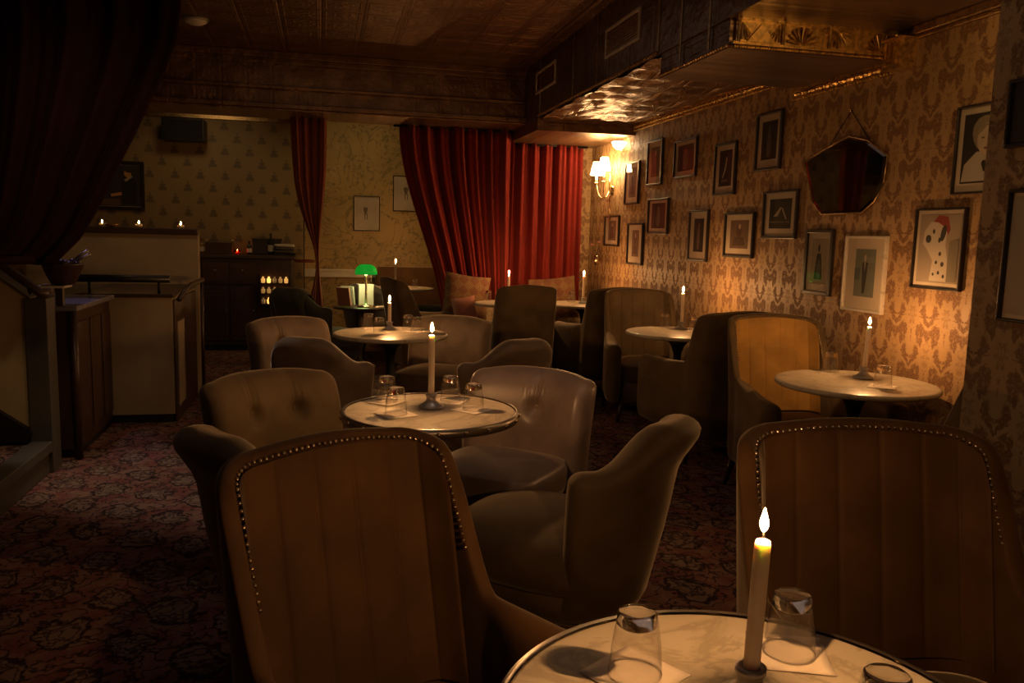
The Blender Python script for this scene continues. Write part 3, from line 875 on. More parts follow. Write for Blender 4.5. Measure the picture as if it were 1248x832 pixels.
# ------------------------------------------------------------------ pictures
PAL = {}
def pm(name, c):
    if name not in PAL: PAL[name] = plaster('print_' + name, c, .9)
    return PAL[name]
def blob(cx, cy, rx, ry, n=14, rot=0.0, wob=0.0, ph=0.0):
    out = []
    for i in range(n):
        a = 2 * PI * i / n; k = 1 + wob * math.sin(3 * a + ph)
        x, y = rx * k * math.cos(a), ry * k * math.sin(a)
        out.append((cx + x * math.cos(rot) - y * math.sin(rot), cy + x * math.sin(rot) + y * math.cos(rot)))
    return out
DK, MD, LT = (.02, .016, .013), (.13, .10, .075), (.42, .34, .25)
def art(kind):
    """background colour and layers (colour name, rgb, polygon) in -1..1 units"""
    if kind == 'dark_dancer':
        return ('dk', (.030, .026, .022)), [('lt', (.30, .25, .19), blob(.15, .45, .12, .18)), ('lt', (.30, .25, .19), [(.05, .35), (.25, .35), (.1, -.1), (-.35, -.55), (-.45, -.5), (-.1, 0)]), ('md', MD, [(-.6, -.75), (.5, -.75), (.4, -.62), (-.5, -.62)])]
    if kind == 'dark_figure':
        return ('dk', (.03, .026, .022)), [('md', MD, blob(0, .55, .14, .2)), ('md', MD, [(-.2, .4), (.2, .4), (.3, -.5), (.15, -.85), (-.2, -.85), (-.3, -.4)])]
    if kind == 'tent':
        return ('dk', (.03, .027, .024)), [('lt', (.33, .28, .22), [(-.6, -.2), (.0, .45), (.12, .4), (-.2, -.15)]), ('lt', (.33, .28, .22), [(.1, .42), (.22, .4), (.65, -.4), (.5, -.35)]), ('md', MD, [(-.9, -.5), (.9, -.5), (.9, -.62), (-.9, -.62)])]
    if kind == 'sepia':
        return ('sp', (.16, .11, .07)), [('md2', (.09, .06, .04), blob(0, .2, .3, .5, wob=.1)), ('lt', LT, blob(.05, .55, .14, .18)), ('md2', (.09, .06, .04), [(-.7, -.8), (.7, -.8), (.5, -.2), (-.5, -.2)])]
    if kind == 'lady':
        return ('bg', (.33, .27, .19)), [('dk2', (.05, .045, .04), [(-.25, .35), (.25, .35), (.42, -.1), (.55, -.8), (-.55, -.8), (-.4, -.1)]), ('dk2', (.05, .045, .04), blob(-.02, .58, .17, .17)), ('bl', (.10, .11, .10), blob(.05, -.35, .3, .45))]
    if kind == 'gent':
        return ('gr', (.17, .18, .14)), [('dk2', (.04, .038, .035), [(-.3, .45), (.3, .45), (.22, -.2), (.10, -.85), (-.15, -.85), (-.22, -.2)]), ('lt', LT, blob(0, .62, .12, .15)), ('lt', LT, [(-.06, .45), (.06, .45), (0, .05)]), ('gr2', (.10, .12, .11), [(-1, .2), (-.45, .2), (-.45, -.3), (-1, -.3)])]
    if kind == 'dog':
        L = [('wh', (.52, .45, .36), [(-.75, .5), (-.45, .78), (.1, .8), (.35, .45), (.32, .1), (.45, -.3), (.5, -.95), (-.35, -.95), (-.25, -.35), (-.55, -.05), (-.8, .15)]),
             ('rd', (.26, .05, .035), [(-.35, .78), (-.1, .98), (.35, .92), (.5, .55), (.4, .4), (.25, .62), (-.1, .76)]),
             ('dk2', (.05, .045, .04), blob(.18, .45, .12, .25, rot=-.3)), ('dk2', (.05, .045, .04), blob(-.52, .28, .14, .12)),
             ('dk2', (.05, .045, .04), blob(-.28, .5, .06, .07)), ('dk2', (.05, .045, .04), blob(.02, .25, .06, .08))]
        for (x, y, r) in ((.1, -.15, .07), (-.05, -.4, .06), (.25, -.45, .08), (.1, -.7, .06), (-.15, -.75, .05), (.35, -.8, .06)): L.append(('dk2', (.05, .045, .04), blob(x, y, r, r * .9)))
        L.append(('tn', (.20, .17, .12), [(.5, .2), (.95, .3), (.95, -.95), (.5, -.95)]))
        return ('cr2', (.33, .265, .20)), L
    if kind == 'portrait':
        return ('dk', (.045, .038, .03)), [('sh', (.45, .40, .33), [(-.95, -.95), (-.85, -.45), (-.3, -.1), (.4, -.15), (1, -.5), (1, -.95)]), ('hr', (.26, .21, .15), blob(.05, .42, .62, .52, wob=.05)), ('sk', (.50, .40, .30), blob(.1, .25, .42, .45)), ('sk', (.50, .40, .30), [(-.1, -.2), (.3, -.2), (.35, .0), (-.1, .0)]),
               ('hr', (.26, .21, .15), [(-.32, .35), (-.1, .68), (.45, .66), (.5, .5), (.1, .62)]), ('dk3', (.12, .08, .06), blob(-.05, .28, .08, .025)), ('dk3', (.12, .08, .06), blob(.28, .27, .08, .025)), ('lp', (.20, .08, .06), blob(.12, -.02, .1, .035)), ('dk', (.045, .038, .03), blob(.15, -.5, .16, .16, wob=.2))]
    if kind == 'blank_sketch':
        return ('cr', (.44, .36, .26)), [('md', (.20, .16, .11), blob(-.1, .2, .18, .24, wob=.2)), ('md', (.20, .16, .11), [(-.2, 0), (-.12, 0), (-.14, -.4), (-.2, -.4)]), ('md', (.20, .16, .11), [(.0, 0), (.08, 0), (.06, -.4), (.0, -.4)])]
    if kind == 'pianist':
        return ('dk', (.03, .018, .011)), [('jk', (.014, .013, .010), [(.12, .20), (.30, .42), (.72, .30), (.85, .05), (.80, -.9), (.1, -.9), (.05, -.2)]), ('sk2', (.55, .27, .10), blob(.40, .60, .17, .20, rot=.4)), ('hr2', (.05, .025, .012), blob(.44, .74, .18, .10, rot=-.2)), ('lt', LT, [(.22, .30), (.58, .52), (.64, .44), (.30, .20)]), ('sk2', (.55, .27, .10), [(-.45, -.42), (.08, -.30), (.10, -.46), (-.40, -.54)]), ('lt', LT, [(-.62, -.80), (-.48, -.72), (-.48, -.84), (-.62, -.90)]), ('br', (.12, .07, .04), [(-1, -.95), (.05, -.95), (.0, -.62), (-1, -.66)])]
    return ('cr', (.40, .34, .27)), []
def picture(label, cx, cy, cz, rz, w, h, kind, mount=.045, fw=.017, fmat=None, cat='picture', tilt=0.0, grp='framed pictures on the damask wall', pw=None, ph=None):
    t = thing('framed_picture', label, cat, (cx, cy, cz), rz, grp)
    t.rotation_euler = (0, tilt, rz)
    a, b_ = w / 2, h / 2; f = MB(); d0, d1 = -.022, 0.0
    for pts in ([(-a, b_), (a, b_), (a - fw, b_ - fw), (-a + fw, b_ - fw)], [(-a, -b_), (-a + fw, -b_ + fw), (a - fw, -b_ + fw), (a, -b_)],
                [(-a, b_), (-a + fw, b_ - fw), (-a + fw, -b_ + fw), (-a, -b_)], [(a, b_), (a, -b_), (a - fw, -b_ + fw), (a - fw, b_ - fw)]):
        f.prism(pts, lambda p, q, d: (p, -d, q), .024)
    f.build('frame', fmat or M_FRAMEK, t, bevel=.003)
    iw, ih = a - fw, b_ - fw
    MB().box(-iw, iw, -.008, -.001, -ih, ih).build('mount', M_MAT, t)
    (bn, bc), layers = art(kind)
    pw = pw if pw is not None else iw - mount; ph = ph if ph is not None else ih - mount * 1.15
    off = mount * .12
    mats = [pm(bn, bc)]; idx = {bn: 0}; P = MB().box(-pw, pw, -.0095, -.008, -ph + off, ph + off)
    for k, (nm, rgb, poly) in enumerate(layers):
        if nm not in idx: idx[nm] = len(mats); mats.append(pm(nm, rgb))
        y = -.0098 - .0002 * k
        P.poly([(max(-1, min(1, x)) * pw, y, max(-1, min(1, z)) * ph + off) for x, z in poly], idx[nm])
    P.build('print', mats, t)
    MB().box(-iw, iw, -.0165, -.0150, -ih, ih).build('glass_pane', M_PANE, t)
    return t
XW = 2.899
def wallpic(label, y0, y1, z0, z1, kind, **kw):
    picture(label, XW, (y0 + y1) / 2, (z0 + z1) / 2, R(-90), abs(y0 - y1), z1 - z0, kind, **kw)
wallpic('small sepia print in black frame directly below the wall sconce', 8.25, 7.82, 1.28, 1.59, 'sepia', pw=.11, ph=.10)
wallpic('narrow black-framed print, lowest, next to the smallest sepia one', 7.57, 7.18, 1.12, 1.51, 'sepia', pw=.085, ph=.125)
wallpic('reddish lit frame closest beside the wall sconce', 7.70, 7.34, 1.69, 2.09, 'sepia', pw=.09, ph=.14)
wallpic('tall framed print beneath the beam end, topmost by the sconce', 7.15, 6.81, 1.84, 2.24, 'sepia', pw=.09, ph=.13)
wallpic('nearly square dark print in upper row, between two tall frames', 6.56, 6.13, 1.87, 2.18, 'dark_figure', pw=.15, ph=.105)
wallpic('nearly square print in lower row, under the dark upper one', 7.08, 6.63, 1.41, 1.72, 'dark_figure', pw=.15, ph=.11)
wallpic('tall narrow print of pale standing figure, above the second table', 6.20, 5.86, 1.20, 1.60, 'dark_figure', pw=.085, ph=.13)
wallpic('tall dark print of a leaping dancer in black frame', 5.81, 5.48, 1.70, 2.08, 'dark_dancer', pw=.095, ph=.13)
wallpic('squat sepia print of figure in landscape, lower row middle', 5.59, 5.17, 1.25, 1.57, 'sepia', pw=.13, ph=.10)
wallpic('highest tall black frame with very dark print, near the mirror', 5.21, 4.89, 1.84, 2.22, 'dark_figure', pw=.095, ph=.125)
wallpic('dark print of white tent shapes in black frame beside mirror', 5.06, 4.65, 1.39, 1.70, 'tent', pw=.13, ph=.095)
wallpic('thick black frame with a lady in dark gown, below the mirror', 4.53, 4.25, 1.06, 1.45, 'lady', fw=.022, pw=.075, ph=.135)
wallpic('white-framed print of a gentleman, hanging above the candle', 4.13, 3.78, 1.00, 1.415, 'gent', fmat=M_FRAMEW, pw=.085, ph=.13, fw=.014)
wallpic('black-framed print of a spotted dog in a red hat', 3.58, 3.25, 1.16, 1.55, 'dog', mount=.018, fw=.010)
wallpic('large portrait of a fair-haired woman, half hidden by the pier', 3.36, 3.03, 1.61, 2.01, 'portrait', fw=.010, mount=.03)
# pictures on the pier
picture('dark glazed frame high on the pier, cut by the frame edge', 2.119, 2.03, 1.785, R(-90), .42, .21, 'dark_figure', grp='frames on the pier', mount=.0, fw=.012)
picture('large pale print in black frame on the pier, cut by frame edge', 2.119, 2.02, 1.345, R(-90), .36, .41, 'plain', grp='frames on the pier', mount=.01, fw=.010)
# alcove and motif wall pictures
picture('framed sketch hanging low on the olive alcove wall', .55, 10.699, 1.59, 0, .33, .44, 'blank_sketch', grp='pictures on the alcove wall', mount=.01, fw=.012)
picture('framed sketch half behind the red curtain on alcove wall', 1.06, 10.699, 1.855, 0, .36, .45, 'blank_sketch', grp='pictures on the alcove wall', mount=.01, fw=.012)
picture('dark oil portrait of a seated person in black jacket, beside the big curtain', -2.20, 10.049, 1.80, 0, .52, .54, 'pianist', grp='pictures on the motif wall', mount=.0, pw=.215, ph=.225, fw=.04)

# mirror: shield outline with bevelled edge, hung on a wire
MP = [(0.0, 1.97), (.17, 1.93), (.345, 1.835), (.335, 1.70), (.27, 1.60), (.17, 1.54), (-.21, 1.54), (-.30, 1.61), (-.36, 1.73), (-.42, 1.86), (-.30, 1.90), (-.15, 1.935)]
t = thing('wall_mirror', 'dark shield-shaped frameless mirror hanging on the damask wall', 'mirror', (2.899, 4.19, 1.75), R(-90))
def mir(k, y): return [(x * k, y, (z - 1.75) * k) for x, z in MP]
b = MB(); b.rings([mir(1.0, 0), mir(1.0, -.010), mir(.93, -.014)], cap=False); b.poly(mir(.93, -.014)); b.poly(mir(1.0, 0))
b.build('mirror_glass', M_MIRROR, t)
b = MB()
for i in range(len(MP)):
    pass
b.tube([(x, -.008, z - 1.75) for x, z in MP + MP[:1]], .006, 6)
b.build('edge_strip', M_BRONZE, t, smooth=True)
MB().tube([(-.20, -.004, .17), (0, -.004, .36)], .0025, 5).tube([(.20, -.004, .16), (0, -.004, .36)], .0025, 5).build('hanging_wire', M_IRON, t)
MB().ball((0, -.012, .36), .010, 8, 5).build('hook', M_NAIL, t, smooth=True)

# ------------------------------------------------------------------ wall sconce
t = thing('wall_sconce', 'brass wall sconce with glowing little shades beside the red curtain', 'wall lamp', (2.899, 8.10, 1.86), R(-90))
MB().lathe([(.0, 0), (.05, 0), (.055, .008), (.03, .02), (.0, .025)], 20).build('wall_boss', M_NAIL, t, smooth=True).rotation_euler = (R(90), 0, 0)
MB().tube([(0, -.01, -.30), (0, -.02, -.12), (0, -.03, .04), (0, -.02, .20)], [.004, .012, .010, .006], 8).ball((0, -.012, -.31), .016, 8, 6, (1, 1, 1.8)).build('stem', M_NAIL, t, smooth=True)
for sx, top in ((-.13, .155), (.10, .185)):
    pts = [(0, -.03, -.02)]
    for i in range(1, 13):
        q = i / 12; pts.append((sx * q, -.03 - .10 * math.sin(q * PI / 2), -.02 - .10 * math.sin(q * PI) * (1 - q * .2) + .10 * q * q))
    arm = MB().tube(pts, .007, 8).build('arm', M_NAIL, t, smooth=True)
    c0 = (sx, -.13, .06)
    MB().lathe([(.030, .0), (.034, .006), (.012, .014)], 16, c0).build('drip_cup', M_NAIL, arm, smooth=True)
    MB().lathe([(.012, .01), (.012, top - .07)], 12, c0).build('candle_sleeve', M_WAX, arm, smooth=True)
    MB().lathe([(.064, top - .07), (.050, top), (.036, top + .06)], 24, c0, cap=False).build('lamp_shade', M_SHADE, arm, smooth=True, solid=.002)
for k, (sx, z) in enumerate([(-.07, -.16), (-.02, -.20), (.05, -.17), (.09, -.10), (-.11, -.09), (.02, -.10)]):
    MB().tube([(sx, -.06, z + .05), (sx, -.06, z + .01)], .0012, 5).ball((sx, -.06, z - .015), .012, 6, 4, (.8, .8, 2)).build('crystal_drop', M_BASEG, t)
t = thing('soffit_glint', 'small glowing bowl added as a sconce reflection under the tin beam', 'wall lamp', (2.899, 7.72, 2.27), R(-90))  # glowing bowl added in place of the sconce's reflection on the tin
MB().lathe([(.012, -.05), (.03, -.045), (.055, -.02), (.07, .015), (.075, .02)], 20, (0, -.085, 0), cap=False).build('glint_bowl', emit('reflection_glow', (1.0, .70, .38), 16), t, smooth=True, solid=.003)
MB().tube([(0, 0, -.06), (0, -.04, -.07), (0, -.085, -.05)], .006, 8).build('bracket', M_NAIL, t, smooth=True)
t = thing('plant_sprig', 'small pink flower sprig in a wall cup below the sconce', 'flowers', (2.80, 8.22, 1.18))
MB().lathe([(.02, -.10), (.03, -.06), (.035, 0), (.028, .0)], 14).build('wall_mount_cup', M_NAIL, t, smooth=True)
MB().tube([(0, 0, 0), (-.02, .0, .06), (-.05, .02, .10)], .003, 5).tube([(0, 0, 0), (.01, -.02, .08), (.0, -.05, .13)], .003, 5).build('stem', M_DARKV, t)
MB().ball((-.05, .02, .11), .022, 8, 5, (1, 1, .7)).ball((0, -.05, .14), .020, 8, 5, (1, 1, .7)).build('blossom', M_PINK, t, smooth=True)

# ------------------------------------------------------------------ banquette with cushions, far corner
t = thing('banquette', 'cream brocade banquette bench along the red curtain, seat showing beside tall chair', 'sofa', (1.98, 8.20, 0))
soft_box(-.72, .72, -.20, .10, .28, .46, .06, .02).build('seat', M_BROC, t, smooth=True)
soft_box(-.72, .72, .10, .17, .30, .66, .05, .0).build('backrest', M_BROC, t, smooth=True)
MB().box(-.70, .70, -.16, .16, .05, .29).build('base', M_WOODK, t, bevel=.01)
for x in (-.65, .65):
    for y in (-.12, .12): MB().tube([(x, y, 0), (x, y, .06)], .02, 8).build('leg', M_LEG, t)
def cushion(label, loc, rot, w, h, mat):
    b = MB(); n = 14
    def q(u, v, sg):
        a, c = 2 * u - 1, 2 * v - 1
        th = .065 * max(0, (1 - a ** 4) * (1 - c ** 4)) ** .6
        pin = 1 - .06 * (1 - a * a) * abs(c) ** 6 - .06 * (1 - c * c) * abs(a) ** 6
        return (a * w / 2 * pin, sg * th, c * h / 2 * pin)
    b.grid(lambda u, v: q(u, v, 1), n, n); b.grid(lambda u, v: q(u, v, -1), n, n)
    o = b.build('cushion', mat, smooth=True); o.location = loc; o.rotation_euler = rot
    return tag(o, label, 'cushion', 'cushions on the banquette')
cushion('large kilim cushion leaning at the aisle end of the banquette', (1.42, 8.205, .735), (R(-10), R(8), R(4)), .48, .46, M_KILIM)
cushion('dusty pink cushion set in front of the kilim one', (1.375, 8.02, .62), (R(-6), R(-10), R(-6)), .24, .26, M_PINK)
cushion('rust kilim cushion between two far candles, corner end of banquette', (2.34, 8.205, .725), (R(-10), R(-6), R(-4)), .50, .44, M_KILIMR)

# ------------------------------------------------------------------ alcove furniture
t = thing('side_table', 'low dark side table under the green lamp', 'table', (.36, 8.35, 0))
MB().lathe([(.01, .60), (.26, .60), (.265, .61), (.26, .62), (.01, .62)], 32).build('tabletop', M_WOODK, t, smooth=True)
MB().lathe([(.16, 0), (.16, .015), (.05, .04), (.025, .10), (.03, .40), (.05, .60)], 20).build('pedestal', M_WOODK, t, smooth=True)
t = thing('bankers_lamp', 'brass desk lamp with glowing green glass shade', 'lamp', (.42, 8.24, .6205))
MB().lathe([(.085, 0), (.085, .012), (.06, .022), (.012, .03), (.010, .30), (.014, .34)], 20).build('base', M_NAIL, t, smooth=True)
mg = Mat('green_cased_glass'); mg.set(Base_Color=(.01, .35, .03), Roughness=.12)
mg.b.inputs['Emission Color'].default_value = (.02, .85, .06, 1); mg.b.inputs['Emission Strength'].default_value = .2
b = MB(); n = 14; rs = []
for i in range(n + 1):
    u = -1 + 2 * i / n; k = (1 - abs(u) ** 4 * .55); rs.append([(u * .105, .075 * k * math.cos(PI * j / 10), .325 + .098 * k * math.sin(PI * j / 10) ** .8) for j in range(11)])
b.rings(rs, closed=False)
b.build('lamp_shade', mg.m, t, smooth=True, solid=.004)
MB().tube([(-.07, 0, .345), (.07, 0, .345)], .014, 10).build('bulb', emit('lamp_bulb', (1.0, .85, .42), 120), t, smooth=True)
MB().tube([(.05, -.05, .335), (.05, -.05, .27)], .0012, 5).ball((.05, -.05, .268), .005, 6, 4).build('pull_chain', M_NAIL, t)
t = thing('paper_box', 'cream upright box lit up directly beneath the green lamp', 'box', (.425, 8.44, .6205), R(8))
MB().box(-.075, .075, -.04, .04, 0, .20).build('carton', M_WHITEP, t, bevel=.004)
MB().box(-.077, .077, -.042, .042, .19, .215).build('lid', M_WHITEP, t, bevel=.004)
for i, (lab, x, an) in enumerate([('dusty pink slim book leaning beside the lit cream box', .25, .25), ('white slim book leaning beside the pink one', .29, .18)]):
    o = MB().box(-.012, .012, -.07, .07, 0, .19).build('book', M_PINK if i == 0 else M_WHITEP, bevel=.003); o.location = (x - .03, 8.38 + .1 * i, .6245); o.rotation_euler = (0, -an, R(60))
    tag(o, lab, 'book', 'books by the green lamp')
t = thing('alcove_bench', 'dark high-backed bench behind the alcove table', 'bench', (1.15, 10.32, 0))
soft_box(-.48, .48, -.20, .12, .30, .45, .05, .02).build('seat', M_DARKV, t, smooth=True)
soft_box(-.50, .50, .14, .26, .10, .93, .06, .0).build('backrest', M_BROWNV, t, smooth=True)
MB().box(-.46, .46, -.16, .14, 0, .31).build('base', M_WOODK, t, bevel=.01)
# throw over the tub armchair
def throw(u, v):
    ph = R(-62 + 92 * u); nx, ny = math.sin(ph), -math.cos(ph); hw = TH * 1.75 + .036
    h = .69 + .135 * (1 - sm((abs(ph) - R(14)) / R(38))) + .032; zt = h
    q = v * 3.0; w = .012 * math.sin(u * 17 + v * 4)
    if q < 1: o, z = hw, zt - hw - (.30 + .10 * u) * (1 - q)
    elif q < 2: o, z = hw * math.cos(PI * (q - 1)), zt - hw + hw * math.sin(PI * (q - 1))
    else: o, z = -hw, zt - hw - (.22 + .06 * math.sin(u * 5)) * (q - 2)
    k = o - .075 * (1 - sm((z - .16) / .42)) + .075 * max(0, (z - .5) / .32) ** 1.6 + (abs(w) + .016 if o > 0 else -abs(w))
    z = max(z, .50)
    return (.285 * nx + nx * k, .27 * ny + ny * k + .02, z)
o = MB().grid(throw, 36, 30).build('throw_blanket', M_DARKV, smooth=True, solid=.006)
o.location = (-.03, 7.75, 0); o.rotation_euler = (0, 0, face(.75, .65))
tag(o, 'black throw draped diagonally over the dark tub armchair', 'blanket')

# ------------------------------------------------------------------ back bar cabinet and what stands on it
t = thing('bar_cabinet', 'long dark wooden back-bar cabinet against the motif wall', 'cabinet', (-.85, 9.80, 0))
MB().box(-.75, .52, -.20, .23, .06, 1.03).build('carcass', M_WOODK, t, bevel=.008)
MB().box(-.78, .55, -.23, .24, 1.03, 1.075).build('countertop', M_WOODK, t, bevel=.008)
MB().box(-.72, .50, -.17, .20, 0, .06).build('plinth', M_BLACK, t)
for i in range(3):
    x = -.73 + i * .29
    d = MB().box(x, x + .27, -.225, -.20, .12, .72)
    d.box(x + .03, x + .24, -.232, -.225, .17, .67)
    d = d.build('door', M_WOOD, t, bevel=.006); MB().ball((x + .245, -.24, .45), .012, 8, 5).build('knob', M_STEEL, d, smooth=True)
    d = MB().box(x, x + .27, -.225, -.20, .75, .98).box(x + .03, x + .24, -.232, -.225, .78, .95).build('drawer', M_WOOD, t, bevel=.006)
    MB().ball((x + .135, -.245, .90), .014, 8, 5).build('knob', M_STEEL, d, smooth=True)
MB().box(.16, .50, -.215, -.198, .50, .95).box(.16, .50, -.24, -.215, .50, .52).box(.16, .50, -.24, -.215, .93, .95).build('shelf_niche', M_WOOD, t)
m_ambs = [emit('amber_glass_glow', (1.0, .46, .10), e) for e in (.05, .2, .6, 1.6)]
tt = thing('glass_rack', 'rack of glowing amber jars on the cabinet front beside the dark armchair', 'rack', (-.85, 9.80, 0))
MB().box(.17, .49, -.30, -.242, .525, .535).box(.17, .49, -.30, -.242, .645, .652).box(.17, .49, -.30, -.242, .76, .767).box(.165, .175, -.30, -.242, .525, .86).box(.485, .495, -.30, -.242, .525, .86).build('rack_frame', M_IRON, tt)
for i in range(5):
    for j in range(3):
        MB().lathe([(.012, 0), (.020, .005), (.022, .045), (.012, .052), (.010, .07)], 10, (.205 + .062 * i, -.270, (.536, .653, .768)[j])).build('amber_jar', m_ambs[(i * 7 + j * 5 + i * j) % 4], tt, smooth=True)
def bottle(label, x, y, z, h, r, mat, grp='bottles on the back bar'):
    t = thing('bottle', label, 'bottle', (x, y, z), 0, grp)
    MB().lathe([(r * .9, 0), (r, .006), (r, h * .55), (r * .8, h * .66), (r * .34, h * .76), (r * .32, h * .94), (r * .38, h * .95), (r * .38, h)], 16).build('glass', mat, t, smooth=True)
    MB().lathe([(r * 1.01, h * .15), (r * 1.012, h * .45)], 16, cap=False).build('paper_label', M_WHITEP, t, smooth=True)
M_DKB = plain('dark_bottle', (.02, .025, .015), .12); M_AMB = plain('amber_bottle', (.22, .12, .03), .15)
ZC = 1.0755
bottle('dark bottle with pale paper band, end of back bar by tan screen', -1.42, 9.72, ZC, .27, .04, M_DKB)
bottle('short clear-topped bottle next to it on the back bar', -1.31, 9.76, ZC, .17, .032, M_AMB)
bottle('small greenish bottle right beside the red votive'.replace('right ', ''), -.80, 9.70, ZC, .15, .028, M_DKB)
bottle('tall dark bottle with a bright stopper before the folded towels', -.57, 9.78, ZC, .24, .035, M_DKB)
t = thing('wooden_crate', 'small dark crate on the back bar between bottles', 'crate', (-1.12, 9.78, ZC))
MB().box(-.14, .14, -.10, .10, 0, .018).box(-.14, .14, -.10, -.085, .018, .13).box(-.14, .14, .085, .10, .018, .13).box(-.14, -.125, -.085, .085, .018, .13).box(.125, .14, -.085, .085, .018, .13).build('body', M_WOOD, t, bevel=.004)
MB().box(.12, .15, -.02, .02, .13, .16).box(-.15, -.12, -.02, .02, .13, .16).build('grip', M_NAIL, t, bevel=.003)
def votive(label, x, y, z, gmat, grp):
    t = thing('votive_candle', label, 'candle', (x, y, z), 0, grp)
    MB().lathe([(.022, 0), (.030, .004), (.034, .05), (.032, .05), (.028, .006), (.004, .005)], 16, cap=False).build('glass_cup', gmat, t, smooth=True)
    MB().lathe([(.004, .006), (.026, .006), (.028, .024), (.004, .024)], 14).build('wax', M_WAX, t, smooth=True)
    MB().rings([[(r * math.cos(a), r * math.sin(a), .026 + .028 * z_) for a in [2 * PI * j / 6 for j in range(6)]] for r, z_ in ((.001, 0), (.0050, .3), (.0038, .6), (.0005, 1))]).build('flame', M_VOTF, t)
M_VOTF = emit('votive_flame', (1.0, .50, .16), 150)
M_REDG = clear_glass('red_glass', (.8, .12, .06), 1.45)
votive('red glass votive burning on the back bar', -.93, 9.70, ZC, M_REDG, 'votive candles')
t = thing('dark_box', 'black square box at the back of the bar top', 'box', (-.62, 9.93, ZC), 0)
MB().box(-.16, .16, -.08, .08, 0, .16).build('body', M_BLACK, t, bevel=.006); MB().box(-.165, .165, -.085, .085, .16, .18).build('lid', M_BLACK, t, bevel=.004)
t = thing('towel_stack', 'folded white towels on a tray at the end of the back bar', 'towels', (-.42, 9.73, ZC))
MB().box(-.12, .12, -.09, .09, 0, .02).build('tray', M_IRON, t, bevel=.004)
for k in range(3):
    soft_box(-.11, .11, -.08, .08, .022 + .035 * k, .052 + .035 * k, .012, .002).build('towel', M_WHITEP if k == 2 else M_PLASTG, t, smooth=True)
t = thing('loudspeaker', 'black loudspeaker box mounted high on the motif wall', 'speaker', (-1.48, 9.88, 2.42))
MB().box(-.22, .22, -.12, .13, -.12, .12).build('cabinet', M_BLACK, t, bevel=.01)
MB().box(-.205, .205, -.126, -.118, -.105, .105).build('grille', plain('black_cloth', (.006, .006, .007), .95), t, bevel=.003)
MB().box(-.03, .03, .12, .168, -.05, .05).build('wall_mount', M_IRON, t)

# ------------------------------------------------------------------ service counter, tan screens, rails, stairs
t = thing('bar_screen', 'tall tan screen with dark cap carrying three votives', 'screen', (-1.45, 7.15, 0))
MB().box(-.80, .465, -.05, .05, 0, 1.30).build('panel', M_PANEL, t)
MB().box(-.80, .47, -.07, .07, 1.30, 1.352).build('cap', M_WOODK, t, bevel=.006)
for i, (x, lab) in enumerate([(-1.70, 'votive by the curtain edge, with a dish, on tan screen'), (-1.43, 'middle votive glowing on the tan screen cap'), (-1.115, 'votive at the free end of tan screen cap')]):
    votive(lab, x, 7.13, 1.3525, M_GLASS, 'votive candles')
t = thing('snack_dish', 'shallow amber glass dish beside the curtain side votive', 'dish', (-1.63, 7.12, 1.3525))
MB().lathe([(.02, 0), (.03, .004), (.06, .022), (.055, .022), (.028, .008), (.004, .006)], 18, cap=False).build('bowl', M_AMB, t, smooth=True)
t = thing('service_counter', 'low tan fronted service counter with dark top before the tall screen', 'counter', (-1.30, 6.04, 0))
MB().box(-.30, .285, .0, .98, .06, .88).build('front_panel', M_PANEL, t)
MB().box(-.32, .30, -.03, 1.02, .88, .905).build('countertop', M_WOODK, t, bevel=.006)
MB().box(-.29, .275, .02, 1.0, 0, .06).build('plinth', M_BLACK, t)
MB().box(.285, .30, .02, 1.0, .0, .86).build('side_board', M_WOOD, t, bevel=.004)
MB().box(.30, .306, .10, .36, .10, .70).build('white_strip', M_PANEL, t)
t = thing('counter_rail', 'black tubular handrail above the low service counter', 'rail', (-1.30, 6.06, .905))
MB().tube([(-.36, 0, .10), (.27, 0, .10)], .026, 14).build('bar', M_BLACK, t, smooth=True)
for x in (-.24, .20): MB().tube([(x, 0, 0), (x, 0, .09)], .009, 8).build('post', M_IRON, t, smooth=True)
t = thing('gate_rail', 'short dark hooked handrail at the end of service counter', 'rail', (-.98, 6.2, 0))
MB().tube([(.0, -.10, .86), (.035, .02, .93), (.045, .10, .95), (.045, .75, .95)], .018, 10).build('bar', M_WOODK, t, smooth=True)
MB().tube([(.045, .70, 0), (.045, .70, .95)], .014, 8).build('post', M_WOODK, t, smooth=True)
t = thing('wood_counter', 'dark wooden panelled counter block with a violet lit top, beside the stair', 'counter', (-1.80, 5.15, 0))
b = MB().box(-.45, .40, .0, .82, .05, .87)
b.build('body', M_WOOD, t, bevel=.006)
for k in range(3): MB().box(.40, .408, .06 + k * .27, .27 + k * .27, .12, .80).build('side_panel', M_WOOD, t, bevel=.004)
MB().box(-.47, .43, -.03, .845, .87, .90).build('countertop', plain('slate_top', (.20, .19, .21), .3), t, bevel=.006)
MB().box(-.43, .38, .02, .84, 0, .05).build('plinth', M_BLACK, t)
MB().tube([(.405, -.02, 0), (.405, -.02, .87)], .022, 10).build('corner_post', M_WOOD, t, smooth=True)
t = thing('bowl_stand', 'dark post with a small white tray ledge holding the woven bowl', 'stand', (-1.47, 5.17, .90))
MB().box(-.02, .02, -.02, .02, 0, .105).build('post', M_WOODK, t, bevel=.003)
MB().box(-.10, .05, -.10, .06, .105, .118).build('ledge', M_WHITEP, t, bevel=.003)
t = thing('woven_bowl', 'dark woven bowl on a post, tongs sticking out', 'bowl', (-1.45, 5.17, 1.0185))
MB().lathe([(.045, 0), (.06, .005), (.085, .05), (.108, .115), (.112, .125), (.104, .125), (.08, .055), (.05, .012), (.004, .010)], 26, fluted=lambda i, a: .015 * math.sin(a * 20 + i * 3)).build('basket', M_WOODK, t, smooth=True)
b = MB()
